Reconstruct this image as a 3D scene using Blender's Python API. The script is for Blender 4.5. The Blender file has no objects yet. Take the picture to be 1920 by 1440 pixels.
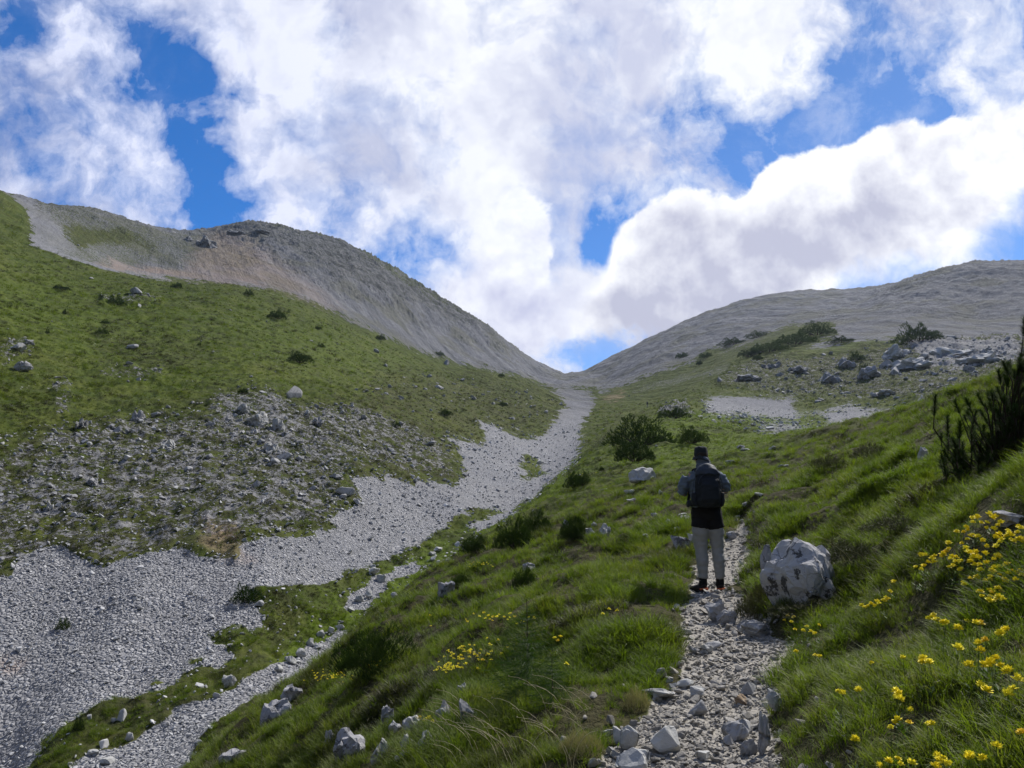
import bpy, math, random
import numpy as np
from mathutils import Vector, Matrix
random.seed(7)
RNG = np.random.default_rng(11)
sc = bpy.context.scene
C = sc.collection
R = math.radians

# ------------------------------------------------------------------ camera
FPX = 1450.0                      # focal length in pixels of the 1920 px wide photograph
PITCH = R(8.6)
cam = bpy.data.cameras.new('camera'); camo = bpy.data.objects.new('camera', cam); C.objects.link(camo)
cam.sensor_width = 36; cam.lens = FPX / 1920 * 36; cam.clip_start = 0.1; cam.clip_end = 20000
camo.location = (0, 0, 0); camo.rotation_euler = (math.pi / 2 + PITCH, 0, 0)
sc.camera = camo
sc.render.resolution_x = 1024; sc.render.resolution_y = 768

# ------------------------------------------------------------------ sun, exposure
SUN_EL = R(47); SUN_AZ = R(42)      # azimuth from +Y towards +X
sd = bpy.data.lights.new('sun', 'SUN'); sd.energy = 5.0; sd.angle = R(1.0); sd.color = (1.0, 0.95, 0.88)
so = bpy.data.objects.new('sun', sd); C.objects.link(so)
sv = Vector((math.sin(SUN_AZ) * math.cos(SUN_EL), math.cos(SUN_AZ) * math.cos(SUN_EL), math.sin(SUN_EL)))
so.rotation_euler = (-sv).to_track_quat('-Z', 'Y').to_euler(); so.location = (0, 0, 50)
sc.view_settings.view_transform = 'Standard'; sc.view_settings.look = 'None'
sc.view_settings.exposure = 0.14; sc.view_settings.gamma = 1.0; sc.view_settings.use_curve_mapping = False

# ------------------------------------------------------------------ node helper
class NT:
    def __init__(s, tree): s.t = tree; s.n = tree.nodes; s.l = tree.links; s.dim = '3D'
    def new(s, typ, **kw):
        nd = s.n.new(typ)
        for k, v in kw.items(): setattr(nd, k, v)
        return nd
    def put(s, sock, v):
        if v is None: return
        if isinstance(v, bpy.types.NodeSocket): s.l.new(v, sock)
        else:
            if isinstance(v, (tuple, list)) and len(v) == 3 and sock.type == 'RGBA': v = (*v, 1)
            sock.default_value = v
    def m(s, op, a, b=None, c=None, clamp=False):
        nd = s.new('ShaderNodeMath', operation=op); nd.use_clamp = clamp
        s.put(nd.inputs[0], a); s.put(nd.inputs[1], b); s.put(nd.inputs[2], c)
        return nd.outputs[0]
    def vm(s, op, a, b=None, scale=None):
        nd = s.new('ShaderNodeVectorMath', operation=op)
        s.put(nd.inputs[0], a); s.put(nd.inputs[1], b)
        if scale is not None: s.put(nd.inputs['Scale'], scale)
        return nd.outputs['Value'] if op in ('DOT_PRODUCT', 'LENGTH') else nd.outputs[0]
    def xyz(s, x, y, z):
        nd = s.new('ShaderNodeCombineXYZ')
        s.put(nd.inputs[0], x); s.put(nd.inputs[1], y); s.put(nd.inputs[2], z); return nd.outputs[0]
    def mr(s, v, a, b, c=0.0, d=1.0, smooth=True):
        nd = s.new('ShaderNodeMapRange'); nd.interpolation_type = 'SMOOTHSTEP' if smooth else 'LINEAR'; nd.clamp = True
        s.put(nd.inputs[0], v); s.put(nd.inputs[1], a); s.put(nd.inputs[2], b); s.put(nd.inputs[3], c); s.put(nd.inputs[4], d)
        return nd.outputs[0]
    def noise(s, vec, scale, detail=4, rough=0.55, dist=0.0, col=False, lac=2.0):
        nd = s.new('ShaderNodeTexNoise'); nd.noise_dimensions = s.dim; s.put(nd.inputs['Vector'], vec); s.put(nd.inputs['Scale'], scale)
        nd.inputs['Detail'].default_value = detail; nd.inputs['Roughness'].default_value = rough
        nd.inputs['Distortion'].default_value = dist; nd.inputs['Lacunarity'].default_value = lac
        return nd.outputs['Color'] if col else nd.outputs[0]
    def vor(s, vec, scale, feat='F1', out='Distance', rnd=1.0):
        nd = s.new('ShaderNodeTexVoronoi'); nd.feature = feat; s.put(nd.inputs['Vector'], vec); s.put(nd.inputs['Scale'], scale)
        nd.inputs['Randomness'].default_value = rnd
        return nd.outputs[out]
    def mix(s, f, a, b, mode='MIX'):
        nd = s.new('ShaderNodeMix'); nd.data_type = 'RGBA'; nd.blend_type = mode; nd.clamp_factor = True
        s.put(nd.inputs[0], f); s.put(nd.inputs[6], a); s.put(nd.inputs[7], b); return nd.outputs[2]
    def attr(s, name, typ='GEOMETRY'):
        nd = s.new('ShaderNodeAttribute'); nd.attribute_name = name; nd.attribute_type = typ; return nd

def pdir(px, py):
    u = (px - 960) / FPX; v = (720 - py) / FPX
    return Vector((u, math.cos(PITCH) - v * math.sin(PITCH), math.sin(PITCH) + v * math.cos(PITCH)))
def pt(px, py, Y):
    d = pdir(px, py); return d * (Y / d.y)

# ------------------------------------------------------------------ world: sky and clouds
W = bpy.data.worlds.new('World'); sc.world = W; W.use_nodes = True
def build_world():
    W.node_tree.nodes.clear(); g = NT(W.node_tree); g.dim = '2D'
    tc = g.new('ShaderNodeTexCoord').outputs['Generated']
    sky = g.new('ShaderNodeTexSky'); sky.sky_type = 'NISHITA'; sky.sun_disc = False
    sky.sun_elevation = SUN_EL; sky.sun_rotation = SUN_AZ
    sky.air_density = 0.9; sky.dust_density = 0.2; sky.ozone_density = 3.0; sky.altitude = 1600
    # flat map of the half of the sky over the valley: U to the right, V upwards
    X = (1, 0, 0); F = (0, math.cos(PITCH), math.sin(PITCH)); U_ = (0, -math.sin(PITCH), math.cos(PITCH))
    df = g.m('MAXIMUM', g.vm('DOT_PRODUCT', tc, F), 0.12)
    u = g.m('DIVIDE', g.vm('DOT_PRODUCT', tc, X), df); v = g.m('DIVIDE', g.vm('DOT_PRODUCT', tc, U_), df)
    front = g.mr(g.vm('DOT_PRODUCT', tc, F), 0.3, 0.62)
    # to photograph-like units: x 0..1 over 1920 px, y 0..1 over 720 px downwards from the top
    x0 = g.m('MULTIPLY_ADD', u, FPX / 1920, 0.5); y0 = g.m('MULTIPLY_ADD', v, -FPX / 720, 1.0)
    P = g.xyz(u, v, 0.0)
    wn = g.noise(P, 5.0, 6, 0.6, col=True)
    w2 = g.vm('SUBTRACT', wn, (0.5, 0.5, 0.5))
    sx = g.new('ShaderNodeSeparateXYZ'); g.put(sx.inputs[0], w2)
    x = g.m('MULTIPLY_ADD', sx.outputs[0], 0.07, x0); y = g.m('MULTIPLY_ADD', sx.outputs[1], 0.14, y0)
    # coverage of the high cloud, in rows every 60 px, every 40 px along each row (0 clear, 9 solid)
    #        0   160   320   480   640   800   960  1120  1280  1440  1600  1760  1920
    rows = ["3455666888999999999999999999999999999985345677655",
            "4345662235788998788999999999999999999976224567775",
            "6666666200278999999999999999999987888641012456775",
            "2245654310015889998887999999999876667763000014566",
            "1235556520378778999988889999987655433200000003567",
            "4456665541157788788999999999976443322100000013456",
            "8876555541035677567899999998653454432100000000000",
            "9998765553103466456678889996210233341100000000000",
            "9999887643311133322355789995000002333000000000000",
            "9999999998877766653123568999992002445000000000000",
            "9999999999999999888877889999995445566000000000000",
            "9999999999999999999999999998877532234000000000000",
            "9999999999999999999999999998763210010000000000000"]
    dens = None
    for k, row in enumerate(rows):
        fc = g.new('ShaderNodeFloatCurve'); g.put(fc.inputs['Value'], x)
        cv = fc.mapping.curves[0]
        pts = [(i / 48, int(ch) / 9) for i, ch in enumerate(row)]
        cv.points[0].location = pts[0]; cv.points[1].location = pts[-1]
        for p_ in pts[1:-1]: cv.points.new(*p_)
        fc.mapping.update()
        if k == 0: w = g.m('MULTIPLY_ADD', y, -12.0, 1.0, clamp=True)
        elif k == 12: w = g.m('MULTIPLY_ADD', y, 12.0, -11.0, clamp=True)
        else: w = g.m('SUBTRACT', 1.0, g.m('ABSOLUTE', g.m('SUBTRACT', g.m('MULTIPLY', y, 12.0), float(k))), clamp=True)
        dens = g.m('MULTIPLY', w, fc.outputs[0]) if dens is None else g.m('MULTIPLY_ADD', w, fc.outputs[0], dens)
    g.dim = '3D'; general = g.noise(tc, 2.2, 3, 0.5)
    dens = g.m('ADD', g.m('MULTIPLY', dens, front), g.m('MULTIPLY', g.mr(general, 0.48, 0.78), g.m('SUBTRACT', 1.0, front)))
    g.dim = '2D'
    Q = g.vm('ADD', P, g.vm('SCALE', w2, scale=0.07))
    SUNO = (0.012, 0.016, 0.0)                                          # towards the sun on the sky map
    def bil_(vec, scale, det, rough, sm=.6):
        nd = g.new('ShaderNodeTexVoronoi'); nd.feature = 'F1'; nd.normalize = True; nd.voronoi_dimensions = '2D'
        g.put(nd.inputs['Vector'], vec); g.put(nd.inputs['Scale'], scale); nd.inputs['Detail'].default_value = det
        nd.inputs['Roughness'].default_value = rough; return g.m('SUBTRACT', 1.0, nd.outputs['Distance'])
    n1 = g.noise(Q, 7.5, 9, 0.60); n2 = g.noise(g.vm('ADD', Q, (3.1, 1.7, 0.4)), 3.2, 6, 0.55)
    n3 = g.noise(g.vm('ADD', Q, (1.1, 7.7, 2.4)), 24., 6, 0.62)
    mid = g.mr(dens, 1.0, 0.6)                                          # ragged where the sheet is thin
    d = g.m('ADD', dens, g.m('MULTIPLY', g.m('SUBTRACT', n1, 0.5), 1.7))
    d = g.m('ADD', d, g.m('MULTIPLY', g.m('MULTIPLY', g.m('SUBTRACT', n3, 0.5), 1.1), g.m('MULTIPLY_ADD', mid, .75, .25)))
    veil = g.m('MULTIPLY', g.mr(g.noise(g.vm('ADD', Q, (5.3, 2.2, 0.)), 4.0, 8, .68), .46, .72), g.mr(x0, .66, .85, .12, .42))
    a1 = g.m('MAXIMUM', g.mr(d, 0.16, 0.92, smooth=False), veil)
    # brightness of the high cloud
    nb = g.noise(g.vm('ADD', Q, (0.0, 0.025, 0.9)), 4.2, 5, 0.52)
    bl = bil_(Q, 6.5, 4.0, .5); bls = bil_(g.vm('ADD', Q, SUNO), 6.5, 4.0, .5)
    rel = g.m('MULTIPLY', g.m('SUBTRACT', bl, bls), 2.4)
    b1 = g.m('ADD', g.m('ADD', g.mr(nb, 0.30, 0.56, 0.08, 0.92), g.m('MULTIPLY', g.m('SUBTRACT', n3, .5), .75)), rel, clamp=True)
    glow = g.mr(g.m('ADD', u, g.m('MULTIPLY', v, 0.5)), -0.35, 0.25)   # nearer the sun the cloud is brighter
    colA = g.mix(b1, (0.42, 0.46, 0.65), (0.74, 0.78, 0.96))
    colB = g.mix(b1, (0.57, 0.60, 0.76), (0.90, 0.92, 0.98))
    col1 = g.mix(glow, colA, colB)
    # low cumulus bank over the saddle and the right-hand mountain
    PW_ = g.vm('ADD', P, g.vm('SCALE', w2, scale=0.03))
    puff = bil_(PW_, 9.0, 5.0, .56, .35); puffs = bil_(g.vm('ADD', PW_, (0.006, 0.022, 0.)), 9.0, 5.0, .56, .35)
    puffL = g.noise(P, 4.0, 3, 0.5)
    rc = g.new('ShaderNodeRGBCurve'); xx = g.m('MULTIPLY_ADD', sx.outputs[0], 0.02, x0)
    g.put(rc.inputs['Color'], xx)
    top = [(0, 720), (940, 720), (1000, 700), (1060, 610), (1085, 530), (1105, 508), (1140, 470), (1165, 418), (1230, 375), (1300, 352), (1350, 352),
           (1378, 370), (1420, 335), (1455, 302), (1520, 285), (1590, 273), (1640, 245), (1700, 229), (1740, 245), (1800, 219), (1850, 211), (1920, 205)]
    bot = [(0, 720), (1200, 720), (1400, 660), (1560, 590), (1620, 560), (1680, 535), (1760, 508), (1850, 462), (1885, 430), (1920, 390)]
    for ci, arr in ((0, top), (1, bot)):
        cv = rc.mapping.curves[ci]
        cv.points[0].location = (0, arr[0][1] / 720); cv.points[1].location = (1, arr[-1][1] / 720)
        for a_, b_ in arr[1:-1]: cv.points.new(a_ / 1920, b_ / 720)
    rc.mapping.update()
    sp = g.new('ShaderNodeSeparateColor'); g.put(sp.inputs[0], rc.outputs[0])
    pf = g.m('ADD', g.m('MULTIPLY', g.m('SUBTRACT', puff, 0.62), 0.11), g.m('MULTIPLY', g.m('SUBTRACT', n3, 0.5), 0.035))
    dt = g.m('ADD', g.m('SUBTRACT', y0, sp.outputs[0]), pf)          # below the top edge: positive
    db = g.m('ADD', g.m('SUBTRACT', sp.outputs[1], y0), g.m('MULTIPLY', g.m('SUBTRACT', n1, 0.5), 0.42))
    a2 = g.m('MULTIPLY', g.m('MULTIPLY', g.mr(dt, -0.002, g.mr(x0, .62, .54, .018, .22)), g.mr(db, -0.08, 0.10)), g.m('MULTIPLY', front, g.mr(g.m('ADD', x0, g.m('MULTIPLY', g.m('SUBTRACT', n1, .5), .12)), .50, .585)))
    depth = g.m('ADD', g.m('SUBTRACT', y0, sp.outputs[0]), g.m('MULTIPLY', g.m('SUBTRACT', puffL, 0.5), 0.45))
    core = g.m('MULTIPLY', g.mr(depth, 0.04, 0.20), g.mr(g.m('ADD', g.m('SUBTRACT', sp.outputs[1], y0), g.m('MULTIPLY', g.m('SUBTRACT', n2, 0.5), 0.25)), -0.02, 0.16))
    core = g.m('MULTIPLY', core, g.mr(x0, 1.0, 0.80))
    rel2 = g.m('MULTIPLY', g.m('SUBTRACT', puff, puffs), -2.4)
    c2 = g.m('ADD', g.m('MULTIPLY', core, .95), g.m('MULTIPLY', rel2, g.mr(depth, 0., .06)), clamp=True)
    c2 = g.m('ADD', c2, g.m('MULTIPLY', g.m('SUBTRACT', n1, .5), .28), clamp=True)
    col2 = g.mix(c2, (0.97, 0.98, 1.02), (0.50, 0.51, 0.64))
    # left lobe beside the gap
    def lobe(cx, cy, rx, ry, k=0.35):
        ex = g.m('DIVIDE', g.m('SUBTRACT', x0, cx / 1920), rx / 1920); ey = g.m('DIVIDE', g.m('SUBTRACT', y0, cy / 720), ry / 720)
        q = g.m('SQRT', g.m('ADD', g.m('MULTIPLY', ex, ex), g.m('MULTIPLY', ey, ey)))
        q = g.m('ADD', q, g.m('MULTIPLY', g.m('SUBTRACT', puff, 0.62), -k * 1.8)); q = g.m('ADD', q, g.m('MULTIPLY', g.m('SUBTRACT', n1, .5), -1.6 * k)); return q
    q1 = lobe(935, 455, 118, 112, k=.45); q2 = lobe(930, 580, 160, 120, k=.7)
    l1 = g.m('MULTIPLY', g.mr(q1, 1.04, 0.90), g.mr(g.m('ADD', x0, g.m('MULTIPLY', g.m('SUBTRACT', n1, .5), .1)), .44, .53)); l2 = g.mr(q2, 1.2, 0.5)
    a3 = g.m('MULTIPLY', g.m('MAXIMUM', l1, l2), front)
    c3 = g.m('ADD', g.m('MULTIPLY', g.mr(y0, 0.55, 0.78), 0.6), g.m('ADD', rel2, g.m('MULTIPLY', g.m('SUBTRACT', n2, .5), .9)), clamp=True)
    col3 = g.mix(c3, (0.95, 0.97, 1.03), (0.56, 0.58, 0.76))
    # blue gap above the saddle
    gp = g.m('MULTIPLY', g.mr(g.m('ADD', lobe(1135, 672, 80, 34, k=1.6), g.m('MULTIPLY', g.m('SUBTRACT', n3, .5), 2.2)), 1.7, .3), front)
    a1, a2, a3 = (g.m('MULTIPLY', q_, g.m('SUBTRACT', 1.0, g.m('MULTIPLY', gp, .85))) for q_ in (a1, a2, a3))
    st = 0.095
    skyc = g.mix(1.0, sky.outputs[0], g.mix(g.mr(u, -0.5, 0.6), (0.16, 0.80, 1.42), (0.66, 0.98, 1.32)), 'MULTIPLY')
    skyc = g.vm('SCALE', skyc, scale=st)
    cc = g.mix(a1, skyc, col1)
    cc = g.mix(a3, cc, col3)
    cc = g.mix(a2, cc, col2)
    bg = g.new('ShaderNodeBackground'); g.put(bg.inputs[0], cc); bg.inputs[1].default_value = 1.0
    # below the horizon: the far ground
    out = g.new('ShaderNodeOutputWorld'); g.l.new(bg.outputs[0], out.inputs[0])
build_world()
W.cycles.sampling_method = 'MANUAL'; W.cycles.sample_map_resolution = 512

# ------------------------------------------------------------------ numpy noise
def _hash(ix, iy, seed):
    h = (ix.astype(np.uint32) * np.uint32(374761393) + iy.astype(np.uint32) * np.uint32(668265263) + np.uint32(seed * 974711 & 0xffffffff))
    h = (h ^ (h >> np.uint32(13))) * np.uint32(1274126177)
    h = h ^ (h >> np.uint32(16))
    return h
_G = np.array([(math.cos(a), math.sin(a)) for a in np.arange(16) * (2 * math.pi / 16)], np.float32)
def perlin(x, y, seed=0):
    x = np.asarray(x, np.float32); y = np.asarray(y, np.float32)
    xf = np.floor(x); yf = np.floor(y); ix = xf.astype(np.int32); iy = yf.astype(np.int32)
    fx = x - xf; fy = y - yf
    u = fx * fx * fx * (fx * (fx * 6 - 15) + 10); v = fy * fy * fy * (fy * (fy * 6 - 15) + 10)
    def gr(dx, dy):
        k = _hash(ix + dx, iy + dy, seed) & np.uint32(15); gq = _G[k]
        return gq[..., 0] * (fx - dx) + gq[..., 1] * (fy - dy)
    a = gr(0, 0); b = gr(1, 0); c = gr(0, 1); d = gr(1, 1)
    ab = a + u * (b - a); cd = c + u * (d - c)
    return (ab + v * (cd - ab)) * 1.4
def fbm(x, y, wl, octv=4, gain=0.5, seed=0, ridge=False):
    s = 0; a = 1.0; t = 0
    for k in range(octv):
        n = perlin(x / wl + 17.3 * k, y / wl - 9.1 * k, seed + k)
        if ridge: n = 1 - 2 * np.abs(n)
        s = s + a * n; t += a; a *= gain; wl /= 2.03
    return s / t

# ------------------------------------------------------------------ terrain shape
# (pixel x, pixel y, distance ahead in metres) of points the photograph shows on the ground
CP = """1285 1440 4.0;1340 1300 5.5;1330 1200 7.1;1330 1108 9.6;1400 1030 12.5;1400 950 17;1290 960 19;1250 925 26;1205 897 35
1430 1440 4.0;1500 1440 3.7;1700 1440 3.2;1920 1440 2.7;1920 1300 3.3;1920 1200 3.9;1920 1000 5.0;1700 1200 5.0;1700 1000 7.5;1600 1030 9
1500 1120 7.8;1440 1180 7.2;1550 1200 6.3;1850 1100 4.7;1920 880 8;1800 900 9;1700 900 11.5;1600 920 13;1500 930 15;1450 960 14
1920 740 15;1830 748 19;1750 768 22;1700 785 24;1600 812 28;1540 818 32;1460 818 40;1750 830 15;1650 860 18;1500 870 26;1750 800 45;1850 775 45
1400 850 45;1330 840 55;1250 850 50;1200 860 52;1060 900 50;1100 860 70;1130 830 95;1200 800 90;1300 790 100;1400 800 90;1560 822 60;1560 808 105;1650 795 100
1300 765 135;1220 760 230;1230 775 150;1400 770 170;1500 750 200;1600 760 170;1690 772 150;1350 740 200;1500 700 240;1600 740 200;1600 650 275;1500 665 270
1700 650 260;1850 640 250;1850 700 190;1750 740 150;1730 628 290;1730 600 340;1820 560 400;1820 500 470;1920 493 480;1700 537 500;1920 620 300;1820 530 620;1920 525 640
1560 546 640;1640 543 620;1450 552 660;1380 568 670;1300 600 680;1200 645 690;1130 680 690;1090 698 680;1070 706 670;1070 735 900;1300 650 900;1560 600 900;1820 570 900
1400 660 320;1560 610 360;1300 700 330;1250 720 320;1180 725 360;1350 690 290;1200 690 450;1300 650 450;1450 600 480;1600 580 470;1150 720 450;1120 740 330;1180 760 240;1140 708 520
50 1440 29;200 1440 27;330 1470 24;400 1340 30;640 1250 37;560 1240 37;430 1275 34;750 1110 50;850 1020 62;960 960 78;1010 910 98;1040 870 125;1075 830 150;1100 790 200;1080 760 260;1050 750 280;1070 722 480
560 1440 9.5;700 1440 7.2;850 1440 5.6;1000 1440 4.8;1100 1440 4.3;400 1440 14;700 1300 10;900 1300 7.5;1050 1300 6.2;1200 1300 5.6;1200 1200 7.3;1000 1200 9;800 1200 12.5;650 1230 17
480 1350 17;620 1262 21;900 1080 19;750 1130 25;1100 1080 13;1250 1080 11;1000 1000 26;880 1030 34;1100 980 24;1200 980 19;960 970 47;1050 940 38;1150 920 33
0 1440 31;0 1250 36;0 1080 43;0 950 52;0 800 66;0 650 90;0 500 150;0 420 210;0 358 240;0 400 330
250 1250 36;250 1100 42;250 1040 47;250 900 60;250 750 85;250 600 140;250 530 190;250 500 290;250 430 400;70 384 320;150 396 400;220 414 430;300 440 470;420 440 540;560 447 590;380 450 520;460 428 570;600 455 600;700 488 620;800 550 640;900 611 660;980 664 680;1030 692 680
130 497 195;350 537 210;430 533 220;520 550 235;600 580 250;700 627 270;800 668 290;900 694 310;1000 722 300;1045 742 290;430 548 270;600 602 310;800 692 350;900 714 380
430 522 330;600 560 370;700 600 400;800 650 440;900 682 480;1000 706 540
500 1130 42;500 1010 50;500 900 63;500 750 92;500 650 135;500 600 175;700 1080 52;700 920 68;700 850 82;700 750 115;700 680 190
850 950 73;850 900 85;850 830 110;850 760 160;850 720 230;950 900 97;950 830 135;950 770 190;950 730 250
460 480 900;700 540 900;900 660 900"""
cps = []
for ln in CP.splitlines():
    for t in ln.split(';'):
        a, b, c = map(float, t.split()); p = pt(a, b, c); r = math.hypot(p.x, p.y)
        cps.append((math.atan2(p.x, p.y), r, (p.z + 1.6) / r))
for th, arr in ((-58, ((4, -3.4), (10, -5.5), (25, -10.5), (45, -3), (100, 40), (250, 130), (700, 200))),
                (-45, ((4, -3.2), (10, -5.0))), (-30, ((3, -2.5), (7, -3.4), (14, -6.2))), (-15, ((3, -2.0),)), (0, ((2, -1.62),)), (15, ((2, -1.5),)),
                (58, ((2, -.7), (5, .9), (20, 6), (60, 22), (200, 70), (500, 170), (900, 200))), (40, ((2, -.95),))):
    for r, z in arr: cps.append((R(th), r, (z + 1.6) / r))
for th in range(-60, 61, 12): cps.append((R(th), 0.8, 0.15 * math.sin(R(th)) * (1 if th > 0 else 3)))
KT = 4.0
cpa = np.array(cps); PX = np.stack([cpa[:, 0] * KT, np.log(cpa[:, 1])], 1); PS = cpa[:, 2]
def _phi(d2): return 0.5 * d2 * np.log(d2 + 1e-12)
n_ = len(PX); D2 = ((PX[:, None] - PX[None]) ** 2).sum(-1)
A_ = np.zeros((n_ + 3, n_ + 3)); A_[:n_, :n_] = _phi(D2) + np.eye(n_) * 0.003
A_[:n_, n_] = 1; A_[:n_, n_ + 1:] = PX; A_[n_, :n_] = 1; A_[n_ + 1:, :n_] = PX.T
w_ = np.linalg.solve(A_, np.concatenate([PS, np.zeros(3)]))
GT = np.radians(np.linspace(-60, 60, 181)); GL = np.linspace(math.log(0.5), math.log(1000), 300)
gt, gl = np.meshgrid(GT * KT, GL, indexing='ij')
q = np.stack([gt.ravel(), gl.ravel()], 1); S_ = np.zeros(len(q))
for i in range(0, len(q), 8000):
    qq = q[i:i + 8000]; d2 = ((qq[:, None] - PX[None]) ** 2).sum(-1)
    S_[i:i + 8000] = _phi(d2) @ w_[:n_] + w_[n_] + qq @ w_[n_ + 1:]
SG = S_.reshape(gt.shape)
def bil(G, fx, fy):
    fx = np.clip(fx, 0, G.shape[0] - 1.001); fy = np.clip(fy, 0, G.shape[1] - 1.001)
    ix = fx.astype(int); iy = fy.astype(int); a = fx - ix; b = fy - iy
    return (G[ix, iy] * (1 - a) + G[ix + 1, iy] * a) * (1 - b) + (G[ix, iy + 1] * (1 - a) + G[ix + 1, iy + 1] * a) * b
def base_z(x, y):
    r = np.hypot(x, y); th = np.degrees(np.arctan2(x, y)); lr = np.log(np.clip(r, 0.5, 1000))
    fl = (lr - GL[0]) / (GL[-1] - GL[0]) * 299
    def s_at(t): return bil(SG, (t + 60) / 120 * 180, fl)
    s = s_at(np.clip(th, -60, 60))
    k = np.clip((np.abs(th) - 60) / 120, 0, 1); k = k * k * (3 - 2 * k)
    s = s * (1 - k) + k * 0.5 * (s_at(np.full_like(th, -60.)) + s_at(np.full_like(th, 60.)))
    return s * np.minimum(r, 1000) - 1.6 - np.maximum(r - 1000, 0) * 0.1

def project(x, y, z):
    f = y * math.cos(PITCH) + z * math.sin(PITCH); up = -y * math.sin(PITCH) + z * math.cos(PITCH)
    f = np.where(f < 0.05, np.nan, f)
    return 960 + FPX * x / f, 720 - FPX * up / f

# footpath in plan
PATH = [pt(*p) for p in ((1290, 1560, 3.2), (1278, 1440, 4.0), (1335, 1300, 5.4), (1378, 1220, 6.7), (1345, 1165, 8.0), (1335, 1108, 9.6), (1352, 1050, 11.8), (1385, 1010, 13.8), (1400, 955, 17), (1330, 950, 20), (1270, 935, 25))]
PW = [0.45, 0.45, 0.36, 0.42, 0.36, 0.30, 0.42, 0.16, -0.15, -0.2, -0.3]
PATH = [Vector((0.1, 0, 0)), Vector((0.3, 1.6, 0))] + PATH; PW = [0.4, 0.4] + PW
def path_d(x, y):
    """signed distance to the edge of the footpath, negative inside"""
    best = np.full(x.shape, 1e9, np.float32)
    for i in range(len(PATH) - 1):
        a, b = PATH[i], PATH[i + 1]; dx, dy = b.x - a.x, b.y - a.y; L2 = dx * dx + dy * dy
        t = np.clip(((x - a.x) * dx + (y - a.y) * dy) / L2, 0, 1)
        d = np.hypot(x - a.x - t * dx, y - a.y - t * dy) - (PW[i] * (1 - t) + PW[i + 1] * t)
        best = np.minimum(best, d)
    return best

# ------------------------------------------------------------------ ground cover zones, traced on the slopes
ZONES = []   # (channel, value, softness px, rmin, rmax, polygon)
def zone(ch, val, soft, rmin, rmax, s):
    ZONES.append((ch, val, soft, rmin, rmax, np.array([tuple(map(float, t.split(','))) for t in s.split()])))
zone('scree', 1, 7, 22, 400, "-200,1085 20,1085 45,1055 75,1030 115,1030 160,1060 200,1070 240,1052 330,1035 390,1052 445,1060 455,1020 520,1010 560,1015 598,1001 638,994 620,975 671,946 660,903 700,897 790,905 860,915 872,880 868,850 840,819 911,837 892,785 937,804 975,819 1012,822 1031,804 1050,777 1060,755 1040,735 1084,725 1115,745 1106,777 1084,804 1091,830 1072,871 1016,920 1009,935 960,954 877,954 840,980 790,1020 700,1055 600,1098 480,1108 473,1125 489,1172 412,1204 444,1226 418,1252 351,1268 300,1300 200,1330 112,1370 77,1395 51,1445 -200,1600")
zone('scree', .95, 5, 20, 80, "330,1500 130,1450 170,1410 250,1390 300,1365 330,1335 420,1300 480,1265 560,1225 600,1205 640,1175 655,1190 620,1225 640,1232 560,1275 480,1305 420,1345 380,1380 340,1450")
zone('scree', .9, 5, 30, 90, "635,1150 660,1115 700,1085 740,1070 790,1055 780,1072 730,1095 690,1140")
zone('scree', .85, 5, 40, 100, "870,990 900,975 955,955 975,965 900,1000")
zone('scree', .25, 8, 60, 200, "980,850 1010,860 1030,890 985,905 975,870")
zone('scree', .9, 6, 238, 2000, "-200,200 -200,330 0,345 40,385 60,420 60,460 110,490 170,505 250,520 350,530 430,530 520,547 600,575 700,622 800,664 900,690 1000,716 1045,738 1060,735 1110,720 1110,200")
zone('scree', .35, 9, 380, 900, "1660,545 1740,520 1820,492 1920,488 2000,485 2000,512 1900,512 1820,520 1740,548")
zone('scree', .42, 9, 400, 900, "1490,590 1560,560 1640,552 1660,565 1580,600 1500,620")
zone('scree', .38, 9, 300, 900, "1340,655 1420,625 1500,612 1480,640 1400,668 1330,690")
zone('scree', .5, 14, 238, 900, "10,345 150,385 300,430 400,440 480,470 500,510 430,515 300,505 200,490 130,470 100,430")
zone('scree', .2, 10, 238, 900, "130,430 230,440 290,470 230,492 160,480")
zone('scree', .6, 10, 238, 900, "60,395 90,405 140,470 170,490 120,490 70,460")
zone('scree', .36, 14, 400, 2000, "385,440 470,415 640,445 760,518 900,600 968,655 900,632 780,585 700,558 620,530 550,485 480,458")
zone('scree', .5, 10, 238, 900, "110,470 190,450 260,455 300,480 240,500 150,492")
zone('scree', .74, 15, 60, 260, "1326,738 1488,747 1502,772 1594,754 1682,768 1746,757 1682,790 1612,803 1559,808 1540,780 1467,789 1392,784 1320,780")
zone('scree', .55, 6, 60, 200, "1400,800 1470,790 1575,800 1570,825 1460,822")
zone('scree', .9, 8, 270, 2000, "1060,720 1130,735 1180,720 1230,700 1290,680 1340,655 1400,640 1480,610 1560,603 1570,628 1500,655 1620,640 1700,636 1800,640 1960,640 2200,640 2200,300 1060,300")
zone('scree', .45, 9, 200, 500, "1140,740 1220,715 1300,690 1400,670 1440,680 1330,715 1200,745")
zone('rock', .66, 26, 30, 300, "-200,880 0,840 90,800 250,770 380,770 405,742 480,730 560,760 640,742 700,755 790,795 860,835 870,880 860,915 700,895 660,905 640,960 598,1001 455,1020 330,1037 200,1070 110,1035 0,1090 -200,1090")
zone('rock', .72, 16, 30, 300, "400,800 405,745 500,735 580,790 540,860 440,830")
zone('rock', .70, 18, 30, 300, "120,860 220,850 420,900 560,900 650,930 600,985 420,990 250,960 130,920")
zone('rock', .35, 10, 60, 400, "640,715 800,700 900,700 960,712 1050,752 1040,800 1000,818 900,772 840,805 760,785")
zone('rock', .62, 4, 30, 300, "0,640 40,635 60,660 30,680 0,690")
zone('rock', .6, 6, 30, 300, "80,720 130,710 145,760 120,790 100,750")
zone('rock', .62, 8, 30, 300, "170,690 310,690 300,718 190,715")
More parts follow.
